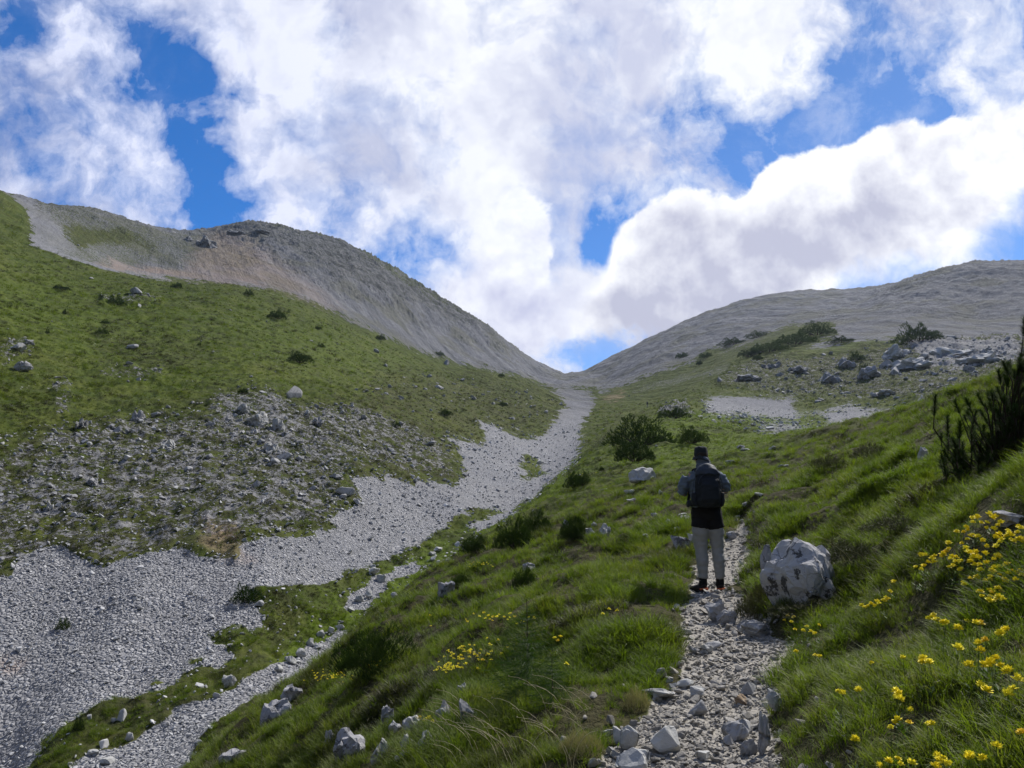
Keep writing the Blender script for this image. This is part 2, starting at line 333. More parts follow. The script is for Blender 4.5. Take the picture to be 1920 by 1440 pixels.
zone('rock', .6, 3, 60, 300, "185,555 310,560 300,570 190,572")
zone('rock', .9, 10, 300, 2000, "340,440 385,440 470,420 640,455 760,528 900,606 965,658 860,630 760,590 700,565 620,545 540,500 480,462 400,470")
zone('rock', .58, 7, 150, 330, "1339,722 1370,690 1435,669 1500,672 1594,662 1665,651 1912,655 2000,655 2000,720 1771,752 1665,755 1488,755")
zone('scree', 0., 4, 150, 330, "1339,722 1370,690 1435,669 1500,672 1594,662 1665,651 1912,655 2000,655 2000,740 1771,744 1665,745 1488,742")
zone('rock', .92, 5, 150, 330, "1680,645 1760,640 1910,640 1910,680 1850,690 1790,700 1740,690 1720,665")
zone('rock', .5, 10, 400, 900, "1640,560 1700,535 1820,500 1990,500 1990,600 1700,590")
zone('rock', .8, 4, 80, 200, "1235,765 1290,762 1300,780 1240,782")
zone('soil', .8, 6, 250, 900, "130,492 200,500 330,520 430,524 500,528 506,505 480,508 440,516 330,512 200,494")
zone('soil', .9, 5, 250, 900, "430,520 500,527 508,500 470,508")
zone('soil', .35, 14, 250, 900, "330,520 400,440 470,460 560,520 640,580 560,560 480,530")
zone('soil', .45, 12, 30, 100, "385,985 440,990 450,1030 470,1050 430,1060 375,1030")
zone('soil', .4, 10, 30, 100, "0,1235 50,1235 40,1260 0,1260")
zone('soil', .6, 4, 250, 500, "1135,745 1170,735 1165,745 1140,752")
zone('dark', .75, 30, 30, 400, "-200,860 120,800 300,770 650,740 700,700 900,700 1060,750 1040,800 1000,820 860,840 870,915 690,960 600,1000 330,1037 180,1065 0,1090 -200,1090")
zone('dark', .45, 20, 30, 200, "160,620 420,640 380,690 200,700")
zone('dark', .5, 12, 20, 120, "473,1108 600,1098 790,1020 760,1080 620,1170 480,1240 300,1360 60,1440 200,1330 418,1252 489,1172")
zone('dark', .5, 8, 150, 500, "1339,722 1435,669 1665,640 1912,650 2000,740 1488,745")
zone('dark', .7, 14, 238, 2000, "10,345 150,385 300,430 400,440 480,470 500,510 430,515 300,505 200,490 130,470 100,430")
zone('rock', .45, 14, 238, 2000, "10,345 150,385 300,430 400,440 480,470 500,500 400,490 300,470 200,440 100,410")
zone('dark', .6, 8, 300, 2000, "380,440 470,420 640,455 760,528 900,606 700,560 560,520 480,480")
zone('lush', 1, 14, 25, 130, "600,1120 800,1030 950,960 1010,925 1030,880 1100,840 1110,880 960,990 780,1130 640,1230 420,1350 520,1240")
zone('lush', .35, 25, 60, 330, "380,560 700,630 900,700 780,690 690,740 560,740 420,730 200,720 0,600 0,480 200,540")
zone('lush', .9, 14, 25, 200, "1100,870 1250,780 1400,760 1560,790 1500,830 1420,880 1250,900")
zone('lush', .8, 5, 150, 330, "1460,660 1560,640 1700,640 1720,655 1600,658 1500,672")
zone('lush', .7, 6, 400, 900, "1700,530 1820,495 1990,490 1990,505 1820,515 1740,540")
zone('lush', .6, 8, 400, 900, "1520,575 1600,550 1640,560 1560,600 1500,610")
zone('lush', .5, 12, 1, 30, "1500,900 1960,800 1960,1450 1500,1450")
CH = ('scree', 'rock', 'soil', 'dark', 'lush')
ZW, ZH, ZX0, ZY0, ZS = 540, 330, -120, 280, 4.0     # raster of the zones, 4 px cells
gx, gy = np.meshgrid(ZX0 + (np.arange(ZW) + .5) * ZS, ZY0 + (np.arange(ZH) + .5) * ZS)
def poly_mask(P, soft):
    ins = np.zeros(gx.shape, bool); dm = np.full(gx.shape, 1e9)
    for i in range(len(P)):
        x1, y1 = P[i]; x2, y2 = P[(i + 1) % len(P)]
        if y1 != y2:
            cr = ((y1 > gy) != (y2 > gy)) & (gx < (x2 - x1) * (gy - y1) / (y2 - y1) + x1); ins ^= cr
        L2 = (x2 - x1) ** 2 + (y2 - y1) ** 2 + 1e-9; t = np.clip(((gx - x1) * (x2 - x1) + (gy - y1) * (y2 - y1)) / L2, 0, 1)
        dm = np.minimum(dm, np.hypot(gx - x1 - t * (x2 - x1), gy - y1 - t * (y2 - y1)))
    s = np.where(ins, dm, -dm); return np.clip(s / (2 * soft) + .5, 0, 1)
ZM = [(ch, val, rm, rx, poly_mask(P, soft)) for ch, val, soft, rm, rx, P in ZONES]
def zones_at(x, y, z):
    r = np.hypot(x, y); px, py = project(x, y, z)
    px = np.nan_to_num(px, nan=-500); py = np.nan_to_num(py, nan=1440)
    w = 1.0
    ws = np.clip(r * 0.09, 0.5, 30)                     # ragged edges
    px = px + fbm(x, y, 2.2, 4, .6, seed=51) * 20 + fbm(x, y, 12., 3, seed=53) * 16 * (r > 60)
    py = py + fbm(x, y, 2.2, 4, .6, seed=61) * 16 + fbm(x, y, 12., 3, seed=63) * 12 * (r > 60)
    fx = np.clip((px - ZX0) / ZS - .5, 0, ZW - 1.01); fy = np.clip((py - ZY0) / ZS - .5, 0, ZH - 1.01)
    out = {c: np.zeros(x.shape, np.float32) for c in CH}
    for ch, val, rm, rx, M in ZM:
        sel = (r > rm) & (r < rx)
        mv = np.zeros(x.shape, np.float32)
        mv[sel] = bil(M.T, fx[sel], fy[sel])
        out[ch] = out[ch] * (1 - mv) + val * mv
    # out of the photographed wedge: gentle defaults
    return out

NV = 1150; NR = 1560
th = np.concatenate([np.radians(np.linspace(-180, -62, 26)[:-1]), np.radians(np.linspace(-62, -36, 60)[:-1]), np.radians(np.linspace(-36, 36, NV)),
                     np.radians(np.linspace(36, 62, 60)[1:]), np.radians(np.linspace(62, 180, 26)[1:-1])])
rr = np.concatenate([np.exp(np.linspace(math.log(.25), math.log(2.2), 40))[:-1], np.exp(np.linspace(math.log(2.2), math.log(950), NR)), [1000]])
TH, RR = np.meshgrid(th, rr)                                   # rows = rings
GX = (np.sin(TH) * RR).astype(np.float32); GY = (np.cos(TH) * RR).astype(np.float32)
GZ0 = base_z(GX, GY)
Zn = zones_at(GX, GY, GZ0)
pdist = path_d(GX, GY)
PM = np.clip(-pdist / 0.10 + 0.5 + fbm(GX, GY, .45, 3, seed=5) * 1.6 + fbm(GX, GY, 1.4, 2, seed=6) * 1.5 - .3, 0, 1); PM[RR > 28] = 0
near = np.clip((32 - RR) / 12, 0, 1)
# turf islands in the scree, stony tongues in the turf
_pp, _qq = project(GX, GY, GZ0); _pp = np.nan_to_num(_pp, nan=0); _qq = np.nan_to_num(_qq, nan=1440)
isl = np.clip((fbm(GX, GY, 5.5, 4, .6, seed=81) - .20) * 6, 0, 1) * np.clip(((_qq - 1150) + (_pp - 200) * .35) / 160, 0, 1) * (RR > 20) * (RR < 60)
Zn['scree'] = Zn['scree'] * (1 - .85 * isl)
scr, rck, drk = Zn['scree'], Zn['rock'], Zn['dark']
grs = (1 - scr) * (1 - PM)
def lod(wl): return np.clip(wl / (RR * 0.0045) - 0.6, 0, 1)
dz = 0.0
dz = dz + near * np.clip(pdist / 0.22, 0, 1) * (0.11 + 0.09 * fbm(GX, GY, 1.3, 2, seed=9)) * (1 - PM)    # banks beside the path
hum = fbm(GX, GY, 1.5, 2, seed=21); hum2 = fbm(GX, GY, 0.55, 3, seed=23)
dn = np.clip(1 - np.abs(pdist) / 1.0, 0, 1) * (RR < 16)
dz = dz + grs * (hum * 0.24 * lod(1.5) * np.clip(RR / 8, .35, 1) * (1 - .6 * dn) + hum2 * 0.07 * lod(.5))
ter = fbm(GX + .35 * GY, GY * .35, 1.25, 3, seed=25, ridge=True)            # little steps trodden along the slope
dz = dz + grs * ter * .16 * lod(1.2) * np.clip((RR - 5) / 8, 0, 1) * np.clip(1.4 - RR / 220, .3, 1) * (1 - .7 * dn)
dz = dz + grs * fbm(GX + .3 * GY, GY * .6, 4.2, 3, seed=27) * .42 * np.clip((RR - 7) / 8, 0, 1) * (1 - dn)
dz = dz + fbm(GX, GY, 7.0, 3, seed=31) * 0.45 * np.clip((RR - 12) / 40, 0, 1) * (1 - .6 * scr)
dz = dz + fbm(GX, GY, 38., 4, seed=33) * 2.2 * np.clip((RR - 90) / 200, 0, 1)
dz = dz + fbm(GX * 1.6, GY * .7, 22., 5, .6, seed=37) * 2.6 * np.clip((RR - 260) / 200, 0, 1)
dz = dz + fbm(GX, GY, 90., 5, seed=35, ridge=True) * 5.5 * np.clip((RR - 330) / 250, 0, 1) * (.45 + .8 * rck)
rk = fbm(GX, GY, 3.2, 5, gain=.62, seed=41, ridge=True)
dz = dz + rck * (rk * 0.75 * np.clip(RR / 80, .4, 2.4) * np.where(RR > 380, .35, 1)) * lod(3.)
rk2 = fbm(GX, GY, 14., 5, gain=.6, seed=43, ridge=True)
dz = dz + rck * rk2 * 2.6 * np.clip((RR - 140) / 250, 0, 1.4)
sn = fbm(GX, GY, .42, 2, seed=71) * .05 * lod(.4) + fbm(GX, GY, 2.2, 2, seed=73) * .10
dz = dz + scr * sn
dz = dz + PM * (fbm(GX, GY, .22, 3, seed=77) * .022)
# shallow erosion terraces following the contours of the grass slopes
BAND = fbm(GZ0 * .62 + fbm(GX, GY, 16., 2, seed=141) * 1.2, (GX * .5 + GY * .5) * .11, 1.0, 4, .6, seed=143)
dz = dz + grs * BAND * .40 * np.clip((RR - 35) / 40, 0, 1) * np.clip(2.2 - RR / 180, 0, 1)
GZ = GZ0 + dz
def field(G, x, y):
    r = np.hypot(x, y); t = np.arctan2(x, y)
    fj = np.interp(t, th, np.arange(len(th))); fi = np.interp(np.log(r), np.log(rr), np.arange(len(rr)))
    return bil(G, fi, fj)
def gz(x, y):
    return float(field(GZ, np.array([float(x)]), np.array([float(y)]))[0])
DZm = GZ - GZ0
def ground(px, py, Y):
    """ground point under pixel px,py at about the distance Y"""
    best = None; d = pdir(px, py)
    for k in np.concatenate([np.linspace(0, .5, 60), -np.linspace(0, .35, 40)]):
        yy = Y * (1 + k); p = d * (yy / d.y); e = abs(gz(p.x, p.y) - p.z) + abs(k) * 0.02 * Y * .2
        if best is None or e < best[0]: best = (e, p)
    p = best[1]; return Vector((p.x, p.y, gz(p.x, p.y)))

def grid_mesh(name, GX, GY, GZ, wrap):
    nr, nc = GX.shape; co = np.stack([GX, GY, GZ], -1).reshape(-1, 3).astype(np.float32)
    i, j = np.meshgrid(np.arange(nr - 1), np.arange(nc if wrap else nc - 1), indexing='ij'); j2 = (j + 1) % nc
    f = np.stack([i * nc + j, i * nc + j2, (i + 1) * nc + j2, (i + 1) * nc + j], -1).reshape(-1, 4).astype(np.int32)[:, ::-1]
    me = bpy.data.meshes.new(name); me.vertices.add(len(co)); me.vertices.foreach_set('co', co.ravel())
    me.loops.add(f.size); me.loops.foreach_set('vertex_index', np.ascontiguousarray(f).ravel())
    me.polygons.add(len(f)); me.polygons.foreach_set('loop_start', np.arange(0, f.size, 4, dtype=np.int32))
    me.update(calc_edges=True); me.polygons.foreach_set('use_smooth', np.ones(len(f), bool)); return me
tme = grid_mesh('ground', GX, GY, GZ, True)
def vcol(me, name, a, b, c, d=None):
    at = me.attributes.new(name, 'FLOAT_COLOR', 'POINT')
    at.data.foreach_set('color', np.stack([a, b, c, np.ones_like(a) if d is None else d], -1).reshape(-1).astype(np.float32))
_a = tme.attributes.new('soilbase', 'FLOAT', 'POINT'); _a.data.foreach_set('value', (np.clip((40 - RR) / 15, 0, 1) * (1 - PM)).ravel().astype(np.float32))
vcol(tme, 'zone_a', scr, rck, Zn['soil']); vcol(tme, 'zone_b', PM, drk, Zn['lush'])

def mat_new(name):
    m = bpy.data.materials.new(name); m.use_nodes = True; m.node_tree.nodes.clear(); g = NT(m.node_tree)
    out = g.new('ShaderNodeOutputMaterial'); b = g.new('ShaderNodeBsdfPrincipled'); g.l.new(b.outputs[0], out.inputs[0])
    b.inputs['Specular IOR Level'].default_value = 0.25; b.inputs['Roughness'].default_value = 0.85
    return m, g, b, out
def bump(g, h, strength=.5, dist=.05):
    n = g.new('ShaderNodeBump'); n.inputs['Strength'].default_value = strength; g.put(n.inputs['Distance'], dist); g.put(n.inputs['Height'], h); return n.outputs[0]

def ground_material():
    m, g, b, out = mat_new('mountain ground')
    P = g.new('ShaderNodeTexCoord').outputs['Object']
    za = g.new('ShaderNodeSeparateColor'); g.put(za.inputs[0], g.attr('zone_a').outputs['Color'])
    zb = g.new('ShaderNodeSeparateColor'); g.put(zb.inputs[0], g.attr('zone_b').outputs['Color'])
    scree, rock, soil = za.outputs[0], za.outputs[1], za.outputs[2]; pathm, dark, lush = zb.outputs[0], zb.outputs[1], zb.outputs[2]
    nS = g.noise(P, 3.0, 5, .65); nM = g.noise(P, 0.35, 5, .6); nL = g.noise(P, 0.05, 4, .55); nF = g.noise(P, 14., 4, .6)
    # grass
    gr = g.mix(g.mr(nM, .35, .68), (.050, .072, .010), (.090, .106, .018))
    gr = g.mix(g.m('MULTIPLY', lush, g.mr(nM, .25, .6, .45, 1.)), gr, (.090, .130, .012))
    gr = g.mix(g.mr(nS, .42, .72, 0, .75), gr, (.035, .050, .012))
    gr = g.mix(g.mr(g.noise(g.vm('MULTIPLY', P, (.16, .30, .9)), 1., 6, .68), .50, .62, 0, .7), gr, (.042, .050, .016))
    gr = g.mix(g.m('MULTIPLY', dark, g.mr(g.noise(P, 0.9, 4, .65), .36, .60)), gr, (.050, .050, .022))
    gr = g.mix(g.mr(nL, .5, .75, 0, .35), gr, (.120, .125, .035))
    gr = g.mix(g.m('MULTIPLY', g.attr('soilbase').outputs['Fac'], .8), gr, (.045, .036, .020))
    # bare patches on the ground under the tufts
    # rock
    v1 = g.vor(P, 1.3, out='Color'); vs = g.new('ShaderNodeSeparateColor'); g.put(vs.inputs[0], v1)
    fr_ = g.new('ShaderNodeSeparateXYZ'); g.put(fr_.inputs[0], P)
    rc = g.mix(g.noise(P, 1.1, 6, .7), (.14, .14, .145), (.40, .395, .39))
    rc = g.mix(g.mr(fr_.outputs[1], 300., 450., 0., .9), rc, g.mix(g.mr(g.noise(P, .12, 7, .7), .38, .62), (.036, .040, .038), (.15, .15, .15)))
    rc = g.mix(g.mr(g.noise(P, 6., 5, .7), .52, .62, 0, .7), rc, (.12, .12, .12))
    # scree: small stones, each its own grey, dark between
    e1 = g.vor(P, 4.5, 'DISTANCE_TO_EDGE'); c1 = g.vor(P, 4.5, out='Color'); cs = g.new('ShaderNodeSeparateColor'); g.put(cs.inputs[0], c1)
    e2 = g.vor(P, 11., 'F1'); 
    st = g.mix(cs.outputs[0], (.20, .205, .22), (.42, .42, .43))
    st = g.mix(g.mr(e1, .0, .10, .65, 0.), st, (.075, .078, .088))
    st = g.mix(g.mr(nM, .35, .7, 0, .45), st, (.27, .265, .265))
    st = g.mix(g.mr(nL, .42, .66, 0, .35), st, (.20, .205, .225))
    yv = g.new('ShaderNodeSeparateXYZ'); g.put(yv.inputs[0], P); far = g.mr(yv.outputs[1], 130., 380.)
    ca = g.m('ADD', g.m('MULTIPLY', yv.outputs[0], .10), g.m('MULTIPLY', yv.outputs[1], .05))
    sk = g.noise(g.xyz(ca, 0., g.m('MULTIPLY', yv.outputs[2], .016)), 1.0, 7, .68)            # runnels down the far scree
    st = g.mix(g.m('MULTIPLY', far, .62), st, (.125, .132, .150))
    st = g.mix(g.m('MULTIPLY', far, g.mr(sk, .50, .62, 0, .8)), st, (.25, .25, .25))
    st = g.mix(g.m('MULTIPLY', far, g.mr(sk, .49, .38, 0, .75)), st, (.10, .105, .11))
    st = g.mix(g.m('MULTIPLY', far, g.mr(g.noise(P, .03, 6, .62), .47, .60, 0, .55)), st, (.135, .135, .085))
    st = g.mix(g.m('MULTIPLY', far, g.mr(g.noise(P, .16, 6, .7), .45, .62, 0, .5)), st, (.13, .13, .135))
    # rock shows where noise lets it
    rn = g.m('ADD', g.m('MULTIPLY', g.noise(P, 0.8, 7, .68), .55), g.m('MULTIPLY', g.noise(P, 3.1, 5, .7), .45))
    th_ = g.m('MULTIPLY_ADD', rock, -0.34, 0.72)
    rf = g.m('MULTIPLY', g.mr(g.m('SUBTRACT', rn, th_), -0.01, .045), g.mr(rock, .03, .12))
    rf = g.m('MAXIMUM', rf, g.mr(rock, .85, .98))
    # scree edge
    sf = g.mr(g.m('ADD', scree, g.m('MULTIPLY', g.m('SUBTRACT', g.noise(P, 1.6, 6, .7), .5), .95)), .42, .56)
    sf = g.m('MULTIPLY', sf, g.mr(scree, .06, .2))
    # light stones strewn in all the thin turf
    fl = g.m('MULTIPLY', g.mr(g.vor(P, 1.7), .17, .11), g.mr(g.noise(P, .22, 4, .6), .56, .68))
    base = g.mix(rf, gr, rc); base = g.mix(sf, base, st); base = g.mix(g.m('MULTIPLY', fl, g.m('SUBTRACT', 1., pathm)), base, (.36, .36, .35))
    pg = g.mix(g.noise(P, 22., 4, .7), (.19, .175, .15), (.42, .395, .35))
    base = g.mix(g.mr(pathm, .35, .6), base, pg)
    sl = g.mix(nS, (.30, .19, .125), (.42, .31, .235))
    base = g.mix(g.m('MULTIPLY', soil, g.mr(nM, .2, .6, .6, 1.)), base, sl)
    g.put(b.inputs['Base Color'], base)
    hgt = g.m('ADD', g.m('MULTIPLY', nS, .5), g.m('MULTIPLY', nF, .25))
    hgt = g.m('ADD', hgt, g.m('MULTIPLY', g.m('MULTIPLY', g.mr(e1, 0, .3), .5), sf))
    hgt = g.m('ADD', hgt, g.m('MULTIPLY', g.m('MULTIPLY', g.noise(P, 2.2, 7, .75), 1.6), rf))
    hgt = g.m('ADD', hgt, g.m('MULTIPLY', far, g.m('ADD', g.m('MULTIPLY', g.noise(P, .10, 8, .68), 26.), g.m('MULTIPLY', sk, 30.))))
    g.put(b.inputs['Normal'], bump(g, hgt, 0.9, .22))
    b.inputs['Roughness'].default_value = .95; b.inputs['Specular IOR Level'].default_value = .1
    return m
tme.materials.append(ground_material())
to = bpy.data.objects.new('ground', tme); C.objects.link(to); to['kind'] = 'structure'

# ------------------------------------------------------------------ mesh helpers
def tag(o, label=None, cat=None, group=None, kind=None):
    if label: o['label'] = label
    if cat: o['category'] = cat
    if group: o['group'] = group
    if kind: o['kind'] = kind
    return o
def mesh(name, V, F, mat=None, smooth=False, mats=None, mi=None):
    me = bpy.data.meshes.new(name); me.from_pydata([tuple(v) for v in V], [], F)
    for m in (mats or ([mat] if mat else [])): me.materials.append(m)
    if mi is not None: me.polygons.foreach_set('material_index', mi)
    if smooth: me.polygons.foreach_set('use_smooth', [True] * len(F))
    me.update(); return me
def link(name, me, parent=None, loc=None):
    o = bpy.data.objects.new(name, me); C.objects.link(o)
    if parent is not None: o.parent = parent
    if loc is not None: o.location = loc
    return o
def empty(name, loc=(0, 0, 0), rz=0):
    o = bpy.data.objects.new(name, None); C.objects.link(o); o.location = loc; o.rotation_euler[2] = rz; o.empty_display_size = .1; return o

# ------------------------------------------------------------------ materials of plants and stones
def leaf_mat(name, cols, trans=.35, patch=None, rough=.6, spec=.25):
    """cols: list of base colours picked per instance"""
    m, g, b, out = mat_new(name)
    oi = g.new('ShaderNodeObjectInfo'); P = g.new('ShaderNodeNewGeometry').outputs['Position']
    cr = g.new('ShaderNodeValToRGB'); cr.color_ramp.interpolation = 'LINEAR'
    el = cr.color_ramp.elements; el[0].color = (*cols[0], 1); el[-1].color = (*cols[-1], 1)
    for i, c in enumerate(cols[1:-1]): e = el.new((i + 1) / (len(cols) - 1)); e.color = (*c, 1)
    f = g.m('MULTIPLY_ADD', oi.outputs['Random'], .55, g.m('MULTIPLY', g.mr(g.noise(P, .8, 4, .6), .3, .7), .45))
    g.put(cr.inputs[0], f); col = cr.outputs[0]
    col = g.mix(g.mr(g.noise(P, 60., 2), .3, .7, 0, .35), col, (.02, .03, .01))
    if patch: col = g.mix(g.mr(g.noise(P, .45, 4, .65), .5, .66, 0, .8), col, patch)
    g.put(b.inputs['Base Color'], col); b.inputs['Roughness'].default_value = rough; b.inputs['Specular IOR Level'].default_value = spec
    if trans:
        t = g.new('ShaderNodeBsdfTranslucent'); g.put(t.inputs[0], g.mix(1., col, (1.2, 1.35, .5), 'MULTIPLY'))
        mx = g.new('ShaderNodeMixShader'); mx.inputs[0].default_value = trans
        g.l.new(b.outputs[0], mx.inputs[1]); g.l.new(t.outputs[0], mx.inputs[2]); g.l.new(mx.outputs[0], out.inputs[0])
    return m
def stone_mat(name, lo, hi, scale=1.0, lichen=.35, per_obj=.5):
    m, g, b, out = mat_new(name)
    oi = g.new('ShaderNodeObjectInfo'); P = g.new('ShaderNodeTexCoord').outputs['Object']
    P = g.vm('SCALE', P, scale=scale); P = g.vm('ADD', P, g.vm('SCALE', g.xyz(oi.outputs['Random'], oi.outputs['Random'], 0.), scale=31.))
    f = g.m('MULTIPLY_ADD', oi.outputs['Random'], per_obj, g.m('MULTIPLY', g.noise(P, 1.4, 6, .7), 1 - per_obj), clamp=True)
    col = g.mix(f, lo, hi)
    col = g.mix(g.mr(g.noise(P, 1.7, 7, .68), .55, .59, 0, lichen), col, (.055, .055, .055))
    col = g.mix(g.mr(g.noise(P, 7., 4, .7), .6, .64, 0, .5), col, (.50, .50, .47))
    cr = g.vor(g.vm('ADD', P, g.vm('SCALE', g.noise(P, 2., 4, .6, col=True), scale=.45)), 1.25, 'DISTANCE_TO_EDGE')
    crk = g.mr(cr, 0., .03, 1., 0.)
    col = g.mix(g.m('MULTIPLY', g.m('MULTIPLY', crk, .65), g.mr(g.noise(P, .9, 3), .42, .58)), col, (.05, .05, .05))
    g.put(b.inputs['Base Color'], col); b.inputs['Roughness'].default_value = .9
    h = g.m('ADD', g.noise(P, 3., 8, .7), g.m('MULTIPLY', crk, -.35))
    g.put(b.inputs['Normal'], bump(g, h, .8, .12 / max(scale, .2) * .5))
    return m
M_GRASS = leaf_mat('alpine grass', [(.046, .074, .009), (.096, .142, .013), (.150, .195, .020), (.200, .200, .045)], .45, patch=(.044, .046, .014))
M_TURF = leaf_mat('slope turf', [(.048, .070, .009), (.090, .124, .012), (.136, .172, .018), (.175, .175, .035)], .4, patch=(.045, .048, .016))
M_LUSH = leaf_mat('lush grass', [(.070, .115, .009), (.125, .182, .014), (.170, .225, .022), (.20, .22, .05)], .45)
M_DRY = leaf_mat('dry grass', [(.20, .17, .09), (.32, .28, .17), (.14, .11, .06)], .3)
M_PINE = leaf_mat('pine needles', [(.018, .034, .010), (.036, .064, .015), (.065, .100, .024)], .18, rough=.8, spec=.04)
M_LARCH = leaf_mat('young larch needles', [(.030, .060, .014), (.05, .10, .02), (.07, .12, .03)], .3)
M_HEATH = leaf_mat('heather', [(.030, .036, .014), (.05, .052, .02), (.07, .055, .028)], .2)
M_STONE = stone_mat('limestone gravel', (.18, .168, .148), (.53, .50, .45), 6., .15, .75)
M_SCREE = stone_mat('scree limestone', (.22, .222, .23), (.60, .60, .60), 5., .15, .8)
M_ROCK = stone_mat('weathered limestone', (.20, .20, .205), (.40, .40, .40), 1.6, .5, .2)

# ------------------------------------------------------------------ instancing of uncountable stuff
def proto_coll(name, meshes):
    col = bpy.data.collections.new(name)
    for i, me in enumerate(meshes):
        o = bpy.data.objects.new(name + '_%02d' % i, me); col.objects.link(o)
    return col
def instancer(name, pts, rot, scl, idx, coll):
    me = bpy.data.meshes.new(name); n = len(pts); me.vertices.add(n); me.vertices.foreach_set('co', np.asarray(pts, np.float32).ravel())
    a = me.attributes.new('rot', 'FLOAT_VECTOR', 'POINT'); a.data.foreach_set('vector', np.asarray(rot, np.float32).ravel())
    a = me.attributes.new('scl', 'FLOAT_VECTOR', 'POINT'); a.data.foreach_set('vector', np.asarray(scl, np.float32).ravel())
    a = me.attributes.new('idx', 'INT', 'POINT'); a.data.foreach_set('value', np.asarray(idx, np.int32))
    o = bpy.data.objects.new(name, me); C.objects.link(o); o['kind'] = 'stuff'
    ng = bpy.data.node_groups.new(name + '_scatter', 'GeometryNodeTree')
    ng.interface.new_socket('Geometry', in_out='INPUT', socket_type='NodeSocketGeometry')
    ng.interface.new_socket('Geometry', in_out='OUTPUT', socket_type='NodeSocketGeometry')
    N = ng.nodes; L = ng.links; gi = N.new('NodeGroupInput'); go = N.new('NodeGroupOutput')
    m2p = N.new('GeometryNodeMeshToPoints'); ci = N.new('GeometryNodeCollectionInfo'); ci.inputs['Collection'].default_value = coll
    ci.inputs['Separate Children'].default_value = True; ci.inputs['Reset Children'].default_value = True
    iop = N.new('GeometryNodeInstanceOnPoints'); iop.inputs['Pick Instance'].default_value = True
    def na(nm, t): q = N.new('GeometryNodeInputNamedAttribute'); q.data_type = t; q.inputs['Name'].default_value = nm; return q.outputs['Attribute']
    e2r = N.new('FunctionNodeEulerToRotation')
    L.new(gi.outputs[0], m2p.inputs['Mesh']); L.new(m2p.outputs[0], iop.inputs['Points']); L.new(ci.outputs[0], iop.inputs['Instance'])
    L.new(na('idx', 'INT'), iop.inputs['Instance Index']); L.new(na('rot', 'FLOAT_VECTOR'), e2r.inputs[0]); L.new(e2r.outputs[0], iop.inputs['Rotation'])
    L.new(na('scl', 'FLOAT_VECTOR'), iop.inputs['Scale']); L.new(iop.outputs[0], go.inputs[0])
    md = o.modifiers.new('scatter', 'NODES'); md.node_group = ng
    return o

# cell areas, on the ground and in the view, and what can be seen
c00 = (slice(0, -1), slice(0, -1)); c10 = (slice(1, None), slice(0, -1)); c01 = (slice(0, -1), slice(1, None)); c11 = (slice(1, None), slice(1, None))
PXg, PYg = project(GX, GY, GZ)
ax_, ay_ = PXg[c11] - PXg[c00], PYg[c11] - PYg[c00]; bx_, by_ = PXg[c10] - PXg[c01], PYg[c10] - PYg[c01]
PIXA = np.nan_to_num(0.5 * np.abs(ax_ * by_ - ay_ * bx_), nan=0)
GA = np.abs(np.diff(th))[None, :] * (RR[1:, :-1] - RR[:-1, :-1]) * RR[:-1, :-1]
EL = (GZ + 0.0) / np.hypot(GX, GY); CM = np.maximum.accumulate(EL, axis=0)
VIS = ((EL + .35 / RR) >= CM)[c00]
INF = ((PXg > -380) & (PXg < 2300) & (PYg < 1760))[c00]
OUTN = ~INF & (np.abs(TH[c00]) < R(64)) & (RR[c00] > 1.0) & (RR[c00] < 15)
INF = INF | OUTN
def cells(w, seed):
    """draw points: w = expected number per cell"""
    rg = np.random.default_rng(seed)
    k = rg.poisson(np.where(VIS & INF, w, 0)); i, j = np.nonzero(k); rep = k[i, j]; i = np.repeat(i, rep); j = np.repeat(j, rep)
    a = rg.random(len(i)); b = rg.random(len(i))
    def L(G): return (G[i, j] * (1 - b) + G[i, j + 1] * b) * (1 - a) + (G[i + 1, j] * (1 - b) + G[i + 1, j + 1] * b) * a
    return L(GX), L(GY), L(GZ), i, j, rg

# ---- stones
def hull_stone(seed, n=16, flat=.7, el=1.3):
    import bmesh
    rg = random.Random(seed); bm = bmesh.new()
    sx, sy, sz = 1.0, rg.uniform(.6, .95), rg.uniform(.45, .85) * flat / .7
    for _ in range(n):
        v = Vector((rg.gauss(0, 1), rg.gauss(0, 1), rg.gauss(0, 1))).normalized() * rg.uniform(.82, 1.05)
        bm.verts.new((v.x * sx * .5, v.y * sy * .5, v.z * sz * .5))
    r = bmesh.ops.convex_hull(bm, input=bm.verts); bmesh.ops.delete(bm, geom=[g for g in r['geom_interior'] if isinstance(g, bmesh.types.BMVert)], context='VERTS')
    return bm
def stone_mesh(name, seed, mat, n=16, bev=.05):
    import bmesh
    bm = hull_stone(seed, n)
    if bev: bmesh.ops.bevel(bm, geom=list(bm.edges), offset=bev, segments=1, affect='EDGES', clamp_overlap=True)
    me = bpy.data.meshes.new(name); bm.to_mesh(me); bm.free(); me.materials.append(mat); return me
def stone_set(name, mat, k, n=13): return proto_coll(name, [stone_mesh(name, 100 + i, mat, n, .035) for i in range(k)])
gravel_c = stone_set('gravel_proto', M_STONE, 8); scree_c = stone_set('scree_proto', M_SCREE, 8, 11); rock_c = stone_set('rock_proto', M_ROCK, 6, 15)

